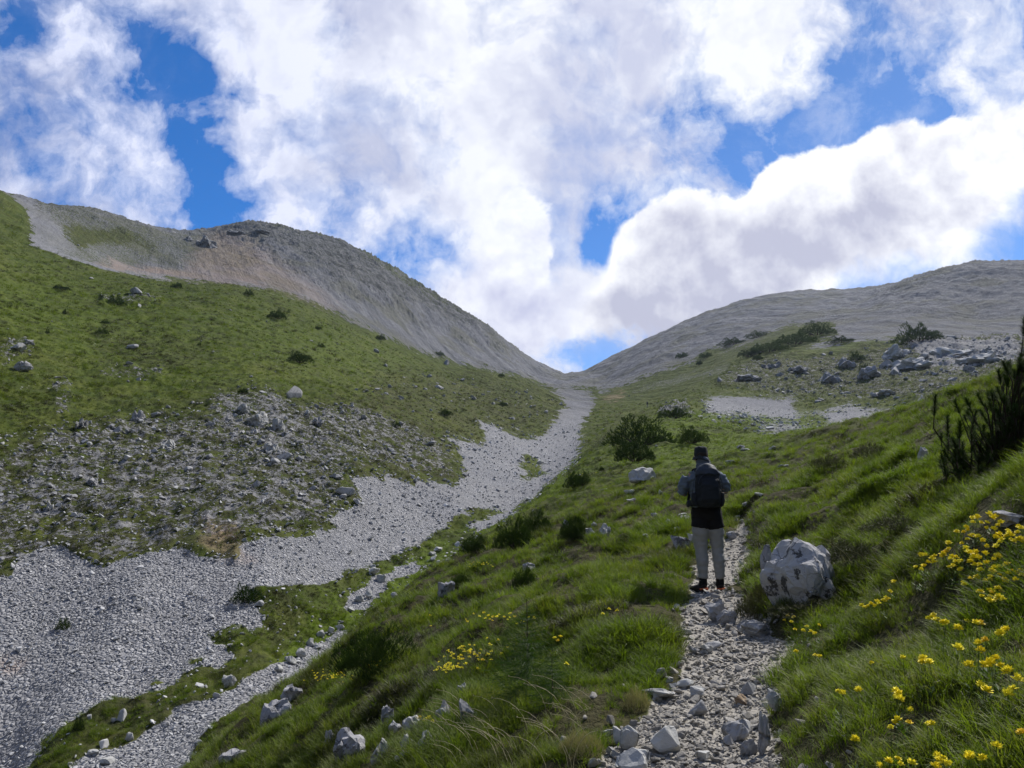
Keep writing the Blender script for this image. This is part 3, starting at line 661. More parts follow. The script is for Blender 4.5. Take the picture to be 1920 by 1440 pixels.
def put_stones(name, w, seed, coll, k, size, label, cat, sink=.12, flat=1.0):
    x, y, z, i, j, rg = cells(w, seed); n = len(x)
    s = size(rg, n, np.hypot(x, y))
    rot = np.stack([rg.normal(0, .35, n), rg.normal(0, .35, n), rg.random(n) * 6.28], -1)
    sc_ = np.stack([s, s * rg.uniform(.8, 1.1, n), s * rg.uniform(.7, 1.1, n) * flat], -1)
    o = instancer(name, np.stack([x, y, z + s * (.28 - sink)], -1), rot, sc_, rg.integers(0, k, n), coll)
    tag(o, label, cat); print(name, n); return o
PMc, SCc, RKc, DKc, LUc, SOc = (A[c00] for A in (PM, scr, rck, drk, Zn['lush'], Zn['soil']))
RC = RR[c00]; PDc = pdist[c00]
put_stones('path_gravel', np.where(PMc > .25, np.minimum(GA * 4200, PIXA / 11.), 0) * PMc, 1, gravel_c, 8,
           lambda rg, n, r: np.clip(rg.lognormal(math.log(.017), .60, n), .008, .09) * np.clip(r / 5, .9, 1.8), 'pale grey gravel and small broken stones on the footpath', 'gravel', flat=.7)
edge = np.clip(1 - np.abs(PDc - .08) / .25, 0, 1) * (RC < 20)
put_stones('path_edge_stones', edge * np.minimum(GA * 35, PIXA / 200.), 2, gravel_c, 8,
           lambda rg, n, r: np.clip(rg.lognormal(math.log(.055), .5, n), .03, .16), 'small grey stones lying along both edges of the footpath', 'gravel')
put_stones('scree_stones', SCc ** 2 * np.where((RC > 20) & (RC < 190), np.minimum(GA * 70, PIXA / 11.), 0) * (1 - .75 * SOc) * np.clip(.75 + fbm(GX, GY, 8., 3, seed=121)[c00] * 1.2, .25, 1), 3, scree_c, 8,
           lambda rg, n, r: np.clip(rg.lognormal(math.log(.115), .5, n), .05, .8) * np.clip(r / 55, .75, 2.0), 'grey scree stones filling the gully and its side slopes', 'scree')
fringe = np.clip(1 - np.abs(SCc - .35) / .45, 0, 1) * (SCc > .01) + .22 * (SCc < .3) * (RC < 90) * ((DKc > .3) | (LUc > .5)) * (PXg[c00] < 900)
put_stones('scree_edge_stones', fringe * np.where((RC > 20) & (RC < 190), np.minimum(GA * 9, PIXA / 26.), 0), 4, scree_c, 8,
           lambda rg, n, r: np.clip(rg.lognormal(math.log(.22), .45, n), .1, .9) * np.clip(r / 60, .8, 1.8), 'loose pale stones strewn in the turf around the scree', 'stones')
clump = np.clip((fbm(GX, GY, 9., 4, .6, seed=90)[c00] + .12) * 3, 0, 1)
put_stones('slope_rocks', (RKc ** 1.5 * clump + .012 * (1 - SCc) * clump) * np.where((RC > 24) & (RC < 330), np.minimum(GA * 7, PIXA / 19.), 0), 5, rock_c, 6,
           lambda rg, n, r: np.clip(rg.lognormal(math.log(.24), .60, n), .12, 2.4) * np.clip(r / 75, .5, 3.0), 'pale limestone rocks breaking through the turf of both slopes', 'rocks', sink=.22)

# ---- grass tufts
def tuft_mesh(name, seed, mat, nb=22, h=1.0, spread=.32, lean=.35, w=.035, curl=.5, seg=3):
    rg = random.Random(seed); V = []; F = []
    for _ in range(nb):
        a = rg.random() * 6.283; rad = spread * math.sqrt(rg.random()) * .5; bx, by = rad * math.cos(a), rad * math.sin(a)
        d = a + rg.gauss(0, .7); L = h * rg.uniform(.55, 1.1); ln = abs(rg.gauss(lean, .22)); cu = curl * rg.uniform(.4, 1.3); ww = w * rg.uniform(.6, 1.2)
        px_, py_ = -math.sin(d) * ww * .5, math.cos(d) * ww * .5
        tw = rg.uniform(-.8, .8); px_, py_ = px_ * math.cos(tw) - py_ * math.sin(tw), px_ * math.sin(tw) + py_ * math.cos(tw)
        p = Vector((bx, by, -.06)); ang = ln; b0 = len(V)
        for s in range(seg + 1):
            t = s / seg; k = (1 - t ** 1.6)
            if s < seg: V += [(p.x - px_ * k, p.y - py_ * k, p.z), (p.x + px_ * k, p.y + py_ * k, p.z)]
            else: V.append(tuple(p))
            p = p + Vector((math.sin(ang) * math.cos(d), math.sin(ang) * math.sin(d), math.cos(ang))) * (L / seg); ang += cu
        for s in range(seg - 1): q_ = b0 + 2 * s; F.append((q_, q_ + 1, q_ + 3, q_ + 2))
        q_ = b0 + 2 * (seg - 1); F.append((q_, q_ + 1, q_ + 2))
    return mesh(name, V, F, mat)
g_near = proto_coll('grass_tuft_proto', [tuft_mesh('grass_tuft', i, M_GRASS, 26, spread=.7, w=.030) for i in range(5)] + [tuft_mesh('grass_tuft', 20 + i, M_LUSH, 24, spread=.6, lean=.45, w=.036) for i in range(3)] + [tuft_mesh('grass_tuft', 30, M_DRY, 12, spread=.6, lean=.8, w=.022)] + [tuft_mesh('grass_tuft', 31 + i, M_HEATH, 26, h=.7, spread=.9, lean=.6, w=.045) for i in range(2)])
g_far = proto_coll('turf_tuft_proto', [tuft_mesh('turf_tuft', 40 + i, M_TURF, 22, spread=1.1, lean=.5, w=.07, seg=2) for i in range(4)] + [tuft_mesh('turf_tuft', 50 + i, M_LUSH, 20, spread=1.0, w=.08, seg=2) for i in range(2)] + [tuft_mesh('turf_tuft', 60 + i, M_HEATH, 22, spread=1.2, lean=.6, w=.08, seg=2) for i in range(2)])
def put_grass(name, w, seed, coll, pick, size, label, lean=(0, 0)):
    x, y, z, i, j, rg = cells(w, seed); n = len(x); r = np.hypot(x, y)
    s = size(rg, n, r, x, y)
    rot = np.stack([rg.normal(0, .16, n) + lean[0], rg.normal(0, .16, n) + lean[1], rg.random(n) * 6.28], -1)
    wd = s * rg.uniform(.8, 1.25, n)
    o = instancer(name, np.stack([x, y, z], -1), rot, np.stack([wd, wd, s], -1), pick(rg, n, i, j, x, y), coll)
    tag(o, label, 'grass'); print(name, n); return o
gmask = (1 - PMc) * np.clip((PDc + .02) / .14, 0, 1) * (1 - np.clip(SCc * 1.6, 0, 1)) * (1 - .75 * RKc)
patchy = np.clip(fbm(GX, GY, .9, 3, .6, seed=101)[c00] * 3.0 + .85, .22, 1)
def pick_near(rg, n, i, j, x, y):
    u = rg.random(n); lu = LUc[i, j] * .5 + .05 + .45 * (fbm(x, y, 1.6, 3, seed=103) > .15)
    dry = fbm(x, y, .8, 3, seed=107) > .22
    hea = (fbm(x, y, 2.3, 4, .6, seed=131) > .20) & (np.hypot(x, y) > 6)
    return np.where(hea & (rg.random(n) < .75), 9 + rg.integers(0, 2, n), np.where(dry & (u < .3), 8, np.where((u < .03), 8, np.where(rg.random(n) < lu, 5 + rg.integers(0, 3, n), rg.integers(0, 5, n)))))
def size_near(rg, n, r, x, y):
    return rg.uniform(.08, .15, n) * (1 + .75 * np.clip(fbm(x, y, .9, 3, .6, seed=101) * 2.2, -.55, 1)) * np.clip(.8 + r / 28, .85, 1.5)
put_grass('meadow_grass', gmask * patchy * np.where(OUTN, GA * 230, np.where(RC < 46, np.minimum(GA * 900, PIXA / 17.), 0)), 11, g_near, pick_near, size_near, 'green alpine grass on both sides of the footpath')
def pick_far(rg, n, i, j, x, y):
    u = rg.random(n); dk = np.clip(DKc[i, j] * .75 + .06 + .75 * np.clip((BAND[:-1, :-1][i, j] - .02) * 6, 0, 1), 0, 1); lu = LUc[i, j] * .8
    return np.where(u < dk, 6 + rg.integers(0, 2, n), np.where(rg.random(n) < lu, 4 + rg.integers(0, 2, n), rg.integers(0, 4, n)))
put_grass('slope_turf', gmask * np.where((RC >= 40) & (RC < 260), np.minimum(GA * 60, PIXA / 17.), 0), 12, g_far, pick_far,
          lambda rg, n, r, x, y: rg.uniform(.10, .22, n) * np.clip(r / 60, .8, 3.) * (1 + .7 * np.clip(fbm(x, y, 3., 3, seed=117) * 2, -.5, 1)), 'short rough turf with heather covering the valley slopes')

# ------------------------------------------------------------------ placing things on the ground
_Y = np.exp(np.linspace(math.log(1.6), math.log(900), 5000))
def hit(px, py, h=0.0, ymin=1.6):
    """where the line of sight under a photograph pixel meets the ground (raised by h)"""
    d = pdir(px, py); Y = _Y[_Y >= ymin]; k = Y / d.y
    g_ = field(GZ, d.x * k, Y) + h; below = d.z * k <= g_
    if below.any(): i = int(np.argmax(below))
    else: i = int(np.argmin(d.z * k - g_))
    return Vector((d.x * k[i], Y[i], g_[i] - h)), Y[i]
from mathutils import noise as mn

def boulder_mesh(name, seed, sub=3, n=14, rough=.10, mat=None, dims=(1, 1, .8), facet=.5):
    import bmesh
    bm = hull_stone(seed, n); bmesh.ops.triangulate(bm, faces=list(bm.faces))
    bmesh.ops.bevel(bm, geom=list(bm.edges), offset=.05, segments=1, affect='EDGES', clamp_overlap=True)
    bmesh.ops.triangulate(bm, faces=list(bm.faces))
    bmesh.ops.subdivide_edges(bm, edges=[e for e in bm.edges if e.calc_length() > .12], cuts=sub, use_grid_fill=True)
    bmesh.ops.triangulate(bm, faces=list(bm.faces))
    off = Vector((seed * 3.7 % 50, seed * 1.9 % 50, 0))
    zs = [v.co.z for v in bm.verts]; xs = [v.co.x for v in bm.verts]; ys = [v.co.y for v in bm.verts]
    wx, wy, wz = max(xs) - min(xs), max(ys) - min(ys), max(zs) - min(zs)
    for v in bm.verts:
        p = v.co.copy(); nrm = v.normal if v.normal.length > 0 else p.normalized()
        d = mn.fractal(p * 3.5 + off, .9, 2.1, 4) * rough
        rd = 1 - abs(mn.noise(p * 2.3 + off * 1.3)) * 2; d -= max(0, rd - .72) * rough * 2.4     # clefts
        v.co = p + nrm * d
        v.co = Vector((v.co.x / wx * dims[0], v.co.y / wy * dims[1], v.co.z / wz * dims[2]))
    me = bpy.data.meshes.new(name); bm.normal_update(); bm.to_mesh(me); bm.free(); me.materials.append(mat or M_ROCK); return me
def place_rock(name, px, pyb, w, h, label, cat='rock', seed=1, group=None, mat=None, depth=.8, sink=.18, ymin=1.6, tilt=(0, 0), rz=0, rough=.10, sub=2, n=14):
    """a rock w x h photograph pixels large whose foot shows at px, pyb"""
    p, Y = hit(px, pyb, 0, ymin); k = Y / FPX; W_, H_ = w * k, h * k
    me = boulder_mesh(name, seed, sub, n, rough, mat, (W_, W_ * depth, H_ * (1 + sink * 1.3)))
    o = link(name, me, None, p + Vector((0, W_ * depth * .42, H_ * (.5 - sink * .35))))
    o.rotation_euler = (tilt[0], tilt[1], rz); tag(o, label, cat, group); return o

M_BROWN = stone_mat('brownish stone', (.16, .11, .07), (.36, .27, .18), 3., .2, .3)
M_PALE = stone_mat('pale limestone', (.28, .28, .275), (.52, .52, .50), 3., .12, .3)
M_BOULD = stone_mat('grey weathered boulder', (.19, .19, .20), (.42, .42, .43), 3.2, .75, .1)
M_FAR = stone_mat('dark crag', (.12, .12, .12), (.28, .28, .28), .25, .5, .1)
# the big boulder on the bank and its neighbours
M_BIG = stone_mat('big boulder limestone', (.26, .26, .265), (.50, .50, .50), 2.6, .95, .05)
b0 = place_rock('boulder', 1526, 1134, 156, 94, 'big pale grey boulder with black lichen patches right of the footpath', 'boulder', 94, mat=M_BIG, sub=5, rough=.075, n=18, tilt=(.1, -.1), sink=.40, depth=.9)
place_rock('boulder', 1446, 1100, 30, 62, 'narrow upright grey rock close to the left side of the big boulder', 'rock', 9, mat=M_BOULD, sub=3)
place_rock('rock', 1462, 1336, 34, 40, 'smooth bluish rock half buried in the grass at the right path edge', 'rock', 12, mat=M_PALE, sub=3, tilt=(0, -.5))
place_rock('rock', 1436, 1415, 24, 62, 'tall narrow grey rock standing in the cut right edge of the path', 'rock', 13, mat=M_ROCK)
place_rock('rock', 1347, 1166, 34, 36, 'upright dark grey rock at the foot of the bank just below the hiker', 'rock', 14, mat=M_ROCK)
place_rock('rock', 1378, 1172, 36, 24, 'squat grey rock beside the upright one below the hiker', 'rock', 15, mat=M_ROCK)
place_rock('rock', 1424, 1198, 56, 26, 'broad low grey rock under the grassy overhang below the big boulder', 'rock', 16, mat=M_ROCK)
place_rock('rock', 1394, 1186, 22, 20, 'small grey rock between two larger ones under the grassy overhang', 'rock', 17, mat=M_ROCK)
place_rock('rock', 1742, 868, 34, 30, 'blue grey rock in the dark hollow under the pine', 'rock', 18, mat=M_PALE)
place_rock('rock', 1905, 985, 60, 26, 'low grey rock at the right edge above the yellow flowers', 'rock', 19, mat=M_BOULD)
# stones on the path
for px, py, w, h, mt, lab in (
        (1238, 1320, 62, 22, M_PALE, 'flat pale slab at the left edge of the path beside the brown earth bank'),
        (1313, 1346, 38, 26, M_ROCK, 'rounded grey stone with a dark left face in the middle of the path'),
        (1406, 1304, 34, 26, M_ROCK, 'blocky grey stone near the right edge of the path'),
        (1394, 1324, 24, 18, M_BROWN, 'brownish stone in front of the blocky grey one on the path'),
        (1253, 1416, 56, 42, M_PALE, 'largest pale block at the bottom of the path'),
        (1186, 1408, 36, 36, M_PALE, 'smooth upright grey stone left of the largest pale block'),
        (1163, 1396, 28, 26, M_PALE, 'pale cracked stone leaning on the smooth upright one'),
        (1144, 1384, 22, 13, M_PALE, 'small flat white stone at the left end of the bottom row'),
        (1146, 1418, 18, 16, M_ROCK, 'small grey cube shaped stone at the bottom left of the path'),
        (1200, 1436, 46, 26, M_PALE, 'pale wedge shaped stone below the smooth upright one'),
        (1392, 1390, 58, 30, M_ROCK, 'wide low grey slab at the right side of the path'),
        (1408, 1418, 30, 30, M_ROCK, 'pointed grey stone under the wide slab at the right'),
        (1368, 1400, 20, 15, M_ROCK, 'small grey stone left of the wide low slab'),
        (1288, 1292, 32, 15, M_PALE, 'low pale stone left of the middle of the path above the slab'),
        (1262, 1294, 16, 12, M_ROCK, 'small grey stone between the flat slab and the low pale stone'),
        (1342, 1220, 34, 12, M_ROCK, 'thin flat dark stone at the upper bend of the path'),
        (1325, 1227, 24, 13, M_PALE, 'pale stone just left of the thin flat dark one'),
        (1305, 1228, 22, 14, M_ROCK, 'grey stone on the left edge of the upper bend'),
        (1310, 1310, 28, 16, M_PALE, 'pale chipped stone above the rounded grey stone'),
        (1255, 1280, 16, 9, M_PALE, 'small white stone where the grass overhangs the left edge'),
        (1332, 1431, 30, 16, M_PALE, 'low pale stone at the very bottom of the path centre'),
        (1192, 1455, 60, 30, M_PALE, 'broad white stone cut by the bottom edge of the photo')):
    place_rock('path_stone', px, py, w, h, lab, 'stone', int(px * 7 + py) % 997, 'larger stones on the footpath', mt, rough=.05, sub=1, n=11, tilt=(.1, random.uniform(-.2, .2)))
# rocks on the slope left of the path
for px, py, w, h, lab in (
        (1207, 903, 48, 22, 'large pale boulder alone on the green slope left of the hiker'),
        (650, 1432, 56, 56, 'dark grey slanting rock near the bottom centre left'),
        (711, 1430, 34, 36, 'rounded grey rock with a pale top right of the slanting rock'),
        (762, 1420, 34, 34, 'pale broken rock in the group at the bottom beside the grass'),
        (755, 1440, 32, 22, 'pale rock cut by the bottom edge under the broken rock'),
        (800, 1418, 36, 34, 'pale craggy rock at the foot of the rocky bank'),
        (771, 1372, 32, 22, 'low grey rock with a white top above the bottom group'),
        (742, 1374, 24, 18, 'small pale pointed rock left of the low grey rock'),
        (833, 1362, 38, 40, 'upright grey rock leaning against the dark earth bank'),
        (874, 1365, 34, 48, 'tall narrow grey rock standing in the shade of the bank'),
        (725, 1362, 24, 30, 'slim upright grey rock in the dark hollow'),
        (615, 1398, 20, 24, 'small standing stone left of the slanting rock'),
        (803, 1371, 14, 9, 'little white stone between the low rock and the bank'),
        (832, 1126, 34, 32, 'dark rugged outcrop on the open slope above the yellow flowers'),
        (815, 1143, 14, 8, 'little bluish stone below the dark rugged outcrop'),
        (544, 1318, 36, 26, 'grey outcrop on the lower left edge of the near slope'),
        (512, 1365, 52, 42, 'dark slaty outcrop low on the left edge of the near slope'),
        (430, 1440, 46, 26, 'grey rock at the bottom where the near slope meets the stream bed'),
        (868, 1310, 22, 22, 'dark pointed rock above the tall narrow grey one'),
        (1108, 1003, 20, 12, 'small pale rock at the mouth of the dark hollow'),
        (1133, 1008, 22, 22, 'white edged rock right of the dark hollow'),
        (1060, 992, 12, 18, 'small upright rock left of the dark hollow'),
        (1114, 988, 10, 8, 'little white stone above the dark hollow'),
        (990, 1075, 26, 18, 'grey rock hidden among weeds on the open slope'),
        (430, 1288, 26, 22, 'white boulder lying alone between scree and stream bed'),
        (36, 697, 30, 20, 'big grey boulder high on the left hillside'),
        (22, 655, 36, 14, 'pale rock cluster above the big boulder on the left hillside'),
        (1390, 842, 16, 8, 'small grey rock right above the hiker\'s hat'),
        (1402, 845, 22, 5, 'flat pale rock just right of the small grey one above the hat'),
        (1450, 844, 16, 8, 'pale rounded rock farther right on the sunny turf'),
        (1374, 870, 22, 8, 'low grey rock in the turf right of the hiker\'s hat'),
        (1468, 878, 22, 8, 'low bluish rock in the turf well right of the hiker'),
        (1426, 932, 20, 8, 'flat white rock in the grass right of the backpack'),
        (1398, 951, 14, 10, 'dark topped stone in the stony patch right of the backpack'),
        (1182, 928, 22, 8, 'flat grey stone below the large pale boulder'),
        (1186, 940, 18, 6, 'thin pale stone under the flat grey one'),
        (1240, 926, 10, 6, 'small white stone left of the hiker\'s elbow'),
        (1230, 970, 18, 8, 'domed grey stone in the turf left of the hiker\'s waist'),
        (1254, 984, 10, 10, 'small round white stone left of the hiker\'s shorts'),
        (1284, 968, 20, 6, 'flat pale stone beside the hiker\'s hip'),
        (1286, 976, 24, 8, 'low grey stone under the flat pale one by the hip'),
        (1272, 998, 26, 9, 'white stone pair left of the hiker\'s knees'),
        (1212, 1008, 14, 7, 'triangular white stone in the grass on the left'),
        (1278, 1030, 34, 26, 'mossy grey rock beside the path at the hiker\'s left knee'),
        (1298, 1018, 14, 18, 'pale stone touching the mossy rock beside the path'),
        (1374, 1012, 20, 16, 'rounded grey rock right of the hiker\'s knees'),
        (1135, 920, 12, 5, 'tiny flat stone left of the large pale boulder')):
    place_rock('rock', px, py, w, h, lab, 'rock', int(px * 3 + py * 5) % 991, 'rocks scattered over the near slope' if py > 750 else None, M_PALE if 'white' in lab or 'pale' in lab else M_BOULD, rough=.1, sub=2)
for px, py, w, h, lab in (
        (376, 462, 44, 20, 'jagged grey crag on the skyline of the left ridge'),
        (350, 452, 18, 10, 'smaller crag left of the jagged one on the left skyline'),
        (440, 442, 40, 11, 'dark stepped crag on the skyline where the left peak begins'),
        (480, 438, 44, 10, 'flat topped dark crag at the summit of the left peak'),
        (1735, 690, 66, 28, 'broad white limestone slab among the crags on the right'),
        (1800, 668, 70, 22, 'long white slab above the broad one on the right crags'),
        (1862, 676, 70, 26, 'white slab at the right end of the crags'),
        (1690, 668, 40, 26, 'rounded pale outcrop below the large pine thicket'),
        (1714, 684, 30, 20, 'pale outcrop touching the broad white slab'),
        (1640, 706, 34, 26, 'grey outcrop in the middle of the crags'),
        (1560, 720, 44, 24, 'grey outcrop in the left half of the crags'),
        (1500, 700, 40, 20, 'dark grey outcrop near the left end of the crags'),
        (1410, 715, 44, 18, 'low grey outcrop at the foot of the left crags'),
        (1590, 690, 40, 22, 'upright grey outcrop under the round bush on the crags'),
        (1668, 740, 34, 16, 'pale outcrop above the upper scree patch'),
        (1455, 690, 36, 18, 'small dark outcrop at the upper left of the crags'),
        (480, 800, 34, 26, 'pale rock rib in the bright crags of the left slope'),
        (452, 775, 26, 18, 'small pale rib at the top of the bright crags of the left slope'),
        (520, 808, 24, 20, 'pale block right of the rock rib on the left slope'),
        (505, 850, 26, 18, 'pale block low in the bright crags of the left slope'),
        (595, 800, 20, 16, 'grey rock right of the bright crags'),
        (255, 790, 20, 16, 'grey rock at the upper rim of the stony slope'),
        (146, 806, 22, 15, 'pale upright rock in the dark turf of the left slope'),
        (310, 842, 26, 14, 'pale rock in the middle of the stony left slope'),
        (168, 912, 18, 14, 'rounded rock in the lower left stony slope'),
        (88, 960, 14, 16, 'white upright stone low on the stony left slope')):
    if 1300 < px: w, h = w * 1.15, h * .62
    place_rock('crag' if 'crag' in lab or 'outcrop' in lab or 'slab' in lab else 'rock', px, py, w, h, lab, 'crag' if 'crag' in lab or 'outcrop' in lab else 'rock', int(px + py) % 983, 'crags and rock ribs of the far slopes', M_FAR if py < 480 or 'dark' in lab else M_PALE if ('pale' in lab or 'white' in lab) else M_BOULD, rough=.20, sub=3, sink=.8 if px > 1300 else .4, n=34, depth=1.2)
# stones of the stream bed that show singly
for k, (px, py, w, h) in enumerate(((738, 1122, 12, 10), (735, 1134, 10, 7), (690, 1124, 16, 13), (672, 1130, 18, 13), (655, 1148, 16, 8), (700, 1080, 20, 12), (712, 1092, 18, 12), (636, 1182, 18, 10), (620, 1190, 12, 12), (600, 1196, 16, 12), (582, 1212, 16, 14), (594, 1218, 18, 8),
                                    (560, 1236, 20, 16), (545, 1246, 20, 14), (520, 1262, 18, 12), (810, 1042, 14, 8), (822, 1034, 16, 7), (170, 1420, 22, 10), (196, 1436, 26, 12), (240, 1390, 16, 12))):
    place_rock('rock', px, py, w, h, 'pale blocky stone piled along the grassy stream bed below the scree', 'stone', 300 + k, 'pale stones in the grassy stream bed', M_PALE, sub=1, rough=.06)

# ------------------------------------------------------------------ dwarf pines and other bushes
def shoot(V, F, p, d, L, rg, nd=14, nl=.35, w=.05):
    """an upright shoot bristling with needles"""
    d = d.normalized(); a = d.orthogonal().normalized(); b = d.cross(a)
    for i in range(nd):
        t = (i + .5) / nd; q = p + d * L * t; an = i * 2.4 + rg.random()
        o = (a * math.cos(an) + b * math.sin(an)); dd = (o * rg.uniform(.5, .9) + d * rg.uniform(.7, 1.1)).normalized() * nl * L * rg.uniform(.8, 1.2)
        s = d.cross(o).normalized() * w * L * .5; k = len(V)
        V += [tuple(q - s), tuple(q + s), tuple(q + dd)]; F.append((k, k + 1, k + 2))
def bush_mesh(name, seed, n=420, L=.22, mat=None, dome=.62, lob=.5, nd=12, w=.10):
    """a low cushion of radius about 1 made of shoots at its surface and inside it"""
    rg = random.Random(seed); V = []; F = []; off = Vector((seed * 2.3, seed * 5.1, 0))
    for _ in range(n):
        a = rg.random() * 6.283; r = math.sqrt(rg.random()); x, y = r * math.cos(a), r * math.sin(a)
        edge_ = 1 + .35 * mn.noise(Vector((math.cos(a) * 1.7, math.sin(a) * 1.7, 5)) + off); x *= edge_; y *= edge_
        top = max(.05, dome * math.sqrt(max(0, 1 - r ** 2.6)) * (1 + lob * mn.noise(Vector((x * 2.4, y * 2.4, 0)) + off) * 1.6))
        z = top * (1 - .75 * rg.random() ** 2.4)
        if r > .75 and rg.random() < .25: continue
        d = Vector((x * .8 + rg.gauss(0, .45), y * .8 + rg.gauss(0, .45), .7))
        shoot(V, F, Vector((x, y, max(0, z - L * .5))), d, L * rg.uniform(.7, 1.3), rg, nd, .42, w)
    return mesh(name, V, F, mat or M_PINE)
def stem_tube(V, F, pts, rad, n=6):
    b = len(V)
    for i, (p, r) in enumerate(zip(pts, rad)):
        t = (pts[min(i + 1, len(pts) - 1)] - pts[max(i - 1, 0)]).normalized(); a = t.orthogonal().normalized(); c = t.cross(a)
        for k in range(n): q = p + (a * math.cos(6.283 * k / n) + c * math.sin(6.283 * k / n)) * r; V.append(tuple(q))
    for i in range(len(pts) - 1):
        for k in range(n): F.append((b + i * n + k, b + i * n + (k + 1) % n, b + (i + 1) * n + (k + 1) % n, b + (i + 1) * n + k))
M_BARK, _g, _b, _o = mat_new('bark'); _P = _g.new('ShaderNodeTexCoord').outputs['Object']
_g.put(_b.inputs['Base Color'], _g.mix(_g.noise(_P, 30., 5, .7), (.022, .016, .012), (.06, .045, .034)))
BUSH = [bush_mesh('crown', 60 + i, 1700, .095, w=.22, dome=.55, nd=9, lob=.8) for i in range(4)]
BUSH_NEAR = [bush_mesh('crown', 80 + i, 3600, .085, w=.13, nd=13, dome=.56, lob=.9) for i in range(3)]
def branches_mesh(seed):
    rg = random.Random(seed); V = []; F = []
    for i in range(9):
        a = i * .7 + rg.random(); e = Vector((math.cos(a), math.sin(a), 0)) * rg.uniform(.5, .85)
        stem_tube(V, F, [Vector((0, 0, -.05)), e * .5 + Vector((0, 0, .10)), e + Vector((0, 0, .3))], [.035, .025, .012], 5)
    return mesh('branches', V, F, M_BARK)
BR = branches_mesh(3)
def place_bush(px, pyb, w, h, label, name='dwarf_pine', cat='dwarf pine', group='dwarf pines on the slopes', ymin=1.6, near=False, depth=.8, rz=0, seed=0, me=None, br=True):
    p, Y = hit(px, pyb, 0, ymin); k = Y / FPX; rx = w * k * .5; hh = h * k * (.8 if near else 1.0)
    o = empty(name, p + Vector((0, rx * depth * .35, .02 * hh))); src = me or random.choice(BUSH_NEAR if near else BUSH)
    c = link('crown', src, o); c.scale = (rx, rx * depth, hh / .62); c.rotation_euler[2] = 0
    if br: b = link('branches', BR, o); b.scale = (rx, rx * depth, hh / .62)
    o.rotation_euler[2] = rz; tag(o, label, cat, group); return o
for px, py, w, h, lab in (
        (215, 571, 38, 14, 'dark dwarf pine beside the white stones high on the left grass slope'),
        (110, 544, 34, 8, 'low dwarf pine near the upper left edge of the grass slope'),
        (330, 540, 24, 9, 'dwarf pine just under the crest above the middle of the left slope'),
        (465, 554, 20, 9, 'dwarf pine on the crest below the orange earth'),
        (517, 598, 38, 15, 'oval dwarf pine on the upper left slope beside a tiny fir'),
        (558, 680, 48, 18, 'largest dwarf pine in the middle of the open left grass slope'),
        (190, 626, 24, 9, 'dark dwarf pine below the tiny one on the left grass slope'),
        (196, 607, 20, 6, 'flat dwarf pine left of centre on the left grass slope'),
        (601, 651, 17, 6, 'small flat dwarf pine right above the largest one'),
        (595, 618, 14, 6, 'small dwarf pine high on the right part of the left slope'),
        (712, 637, 22, 8, 'dwarf pine on the crest where the left slope meets the scree'),
        (823, 667, 22, 7, 'dwarf pine farther down the crest towards the saddle'),
        (940, 706, 14, 5, 'last tiny dwarf pine on the crest near the saddle'),
        (88, 626, 9, 6, 'tiny round bush on the left grass slope'),
        (120, 590, 8, 9, 'tiny upright bush near the left edge of the slope'),
        (373, 648, 9, 5, 'tiny dark bush in the middle of the left grass slope'),
        (834, 780, 26, 11, 'dark dwarf pine among heather above the scree tongues'),
        (742, 802, 20, 8, 'dwarf pine at the lower rim of the left grass slope'),
        (455, 738, 22, 9, 'dwarf pine above the bright crags of the left slope'),
        (942, 762, 18, 8, 'dwarf pine in the grey gap right of the heather'),
        (458, 1132, 54, 26, 'round dark bush at the tip of the scree beside the green turf'),
        (116, 1182, 26, 15, 'small bush alone in the middle of the scree'),
        (145, 1372, 20, 17, 'bright green tuft shaped bush at the bottom of the scree'),
        (1205, 836, 122, 42, 'largest dark dwarf pine on the knoll left of the hiker'),
        (1192, 866, 78, 34, 'dwarf pine just below the largest one left of the hiker'),
        (1076, 916, 36, 26, 'small dark dwarf pine above the stream bed on the slope edge'),
        (1094, 911, 30, 22, 'small dwarf pine with yellow turf behind it'),
        (1298, 832, 60, 26, 'low dark scrub behind the hiker\'s hat'),
        (1265, 784, 60, 18, 'dark scrub on the rocky knoll above the hiker'),
        (1128, 884, 10, 8, 'tiny bush above the small dwarf pines'),
        (1496, 646, 84, 20, 'right upper part of the long dark pine strip on the right mountain'),
        (1446, 660, 80, 17, 'middle part of the long dark pine strip on the right mountain'),
        (1410, 668, 50, 12, 'lower left end of the long dark pine strip on the right mountain'),
        (1536, 628, 70, 20, 'upper right end of the long dark pine strip on the right mountain'),
        (1378, 646, 56, 11, 'lower part of the short pine strip left of the long one'),
        (1425, 632, 50, 9, 'upper part of the short pine strip left of the long one'),
        (1280, 671, 26, 9, 'dark pine patch farthest left on the right mountain'),
        (1325, 671, 28, 9, 'dark pine patch beside the farthest left one on the right mountain'),
        (1312, 684, 14, 7, 'little pine patch below the two left ones'),
        (1422, 675, 22, 8, 'pine patch at the foot of the long strip'),
        (1580, 643, 54, 11, 'flat dark pine patch right of the long strip'),
        (1728, 642, 86, 30, 'large dark pine thicket above the white crags on the right'),
        (1607, 677, 32, 15, 'round bush on the crags left of the white slabs'),
        (1622, 702, 20, 18, 'small round bush in the middle of the crags'),
        (1790, 742, 30, 12, 'dark bush at the right end of the crags behind the near pine')):
    place_bush(px, py, w, h, lab)
place_bush(966, 1030, 74, 50, 'dark spiky dwarf pine at the left rim of the near slope', near=True)
place_bush(1008, 1000, 60, 36, 'second spiky dwarf pine right behind the one at the rim', near=True)
place_bush(1080, 1015, 60, 40, 'dark scrub around the hollow in the near slope', name='shrub', cat='shrub', near=True)
place_bush(895, 1038, 64, 30, 'small dark pine lower left of the spiky pair', near=True)
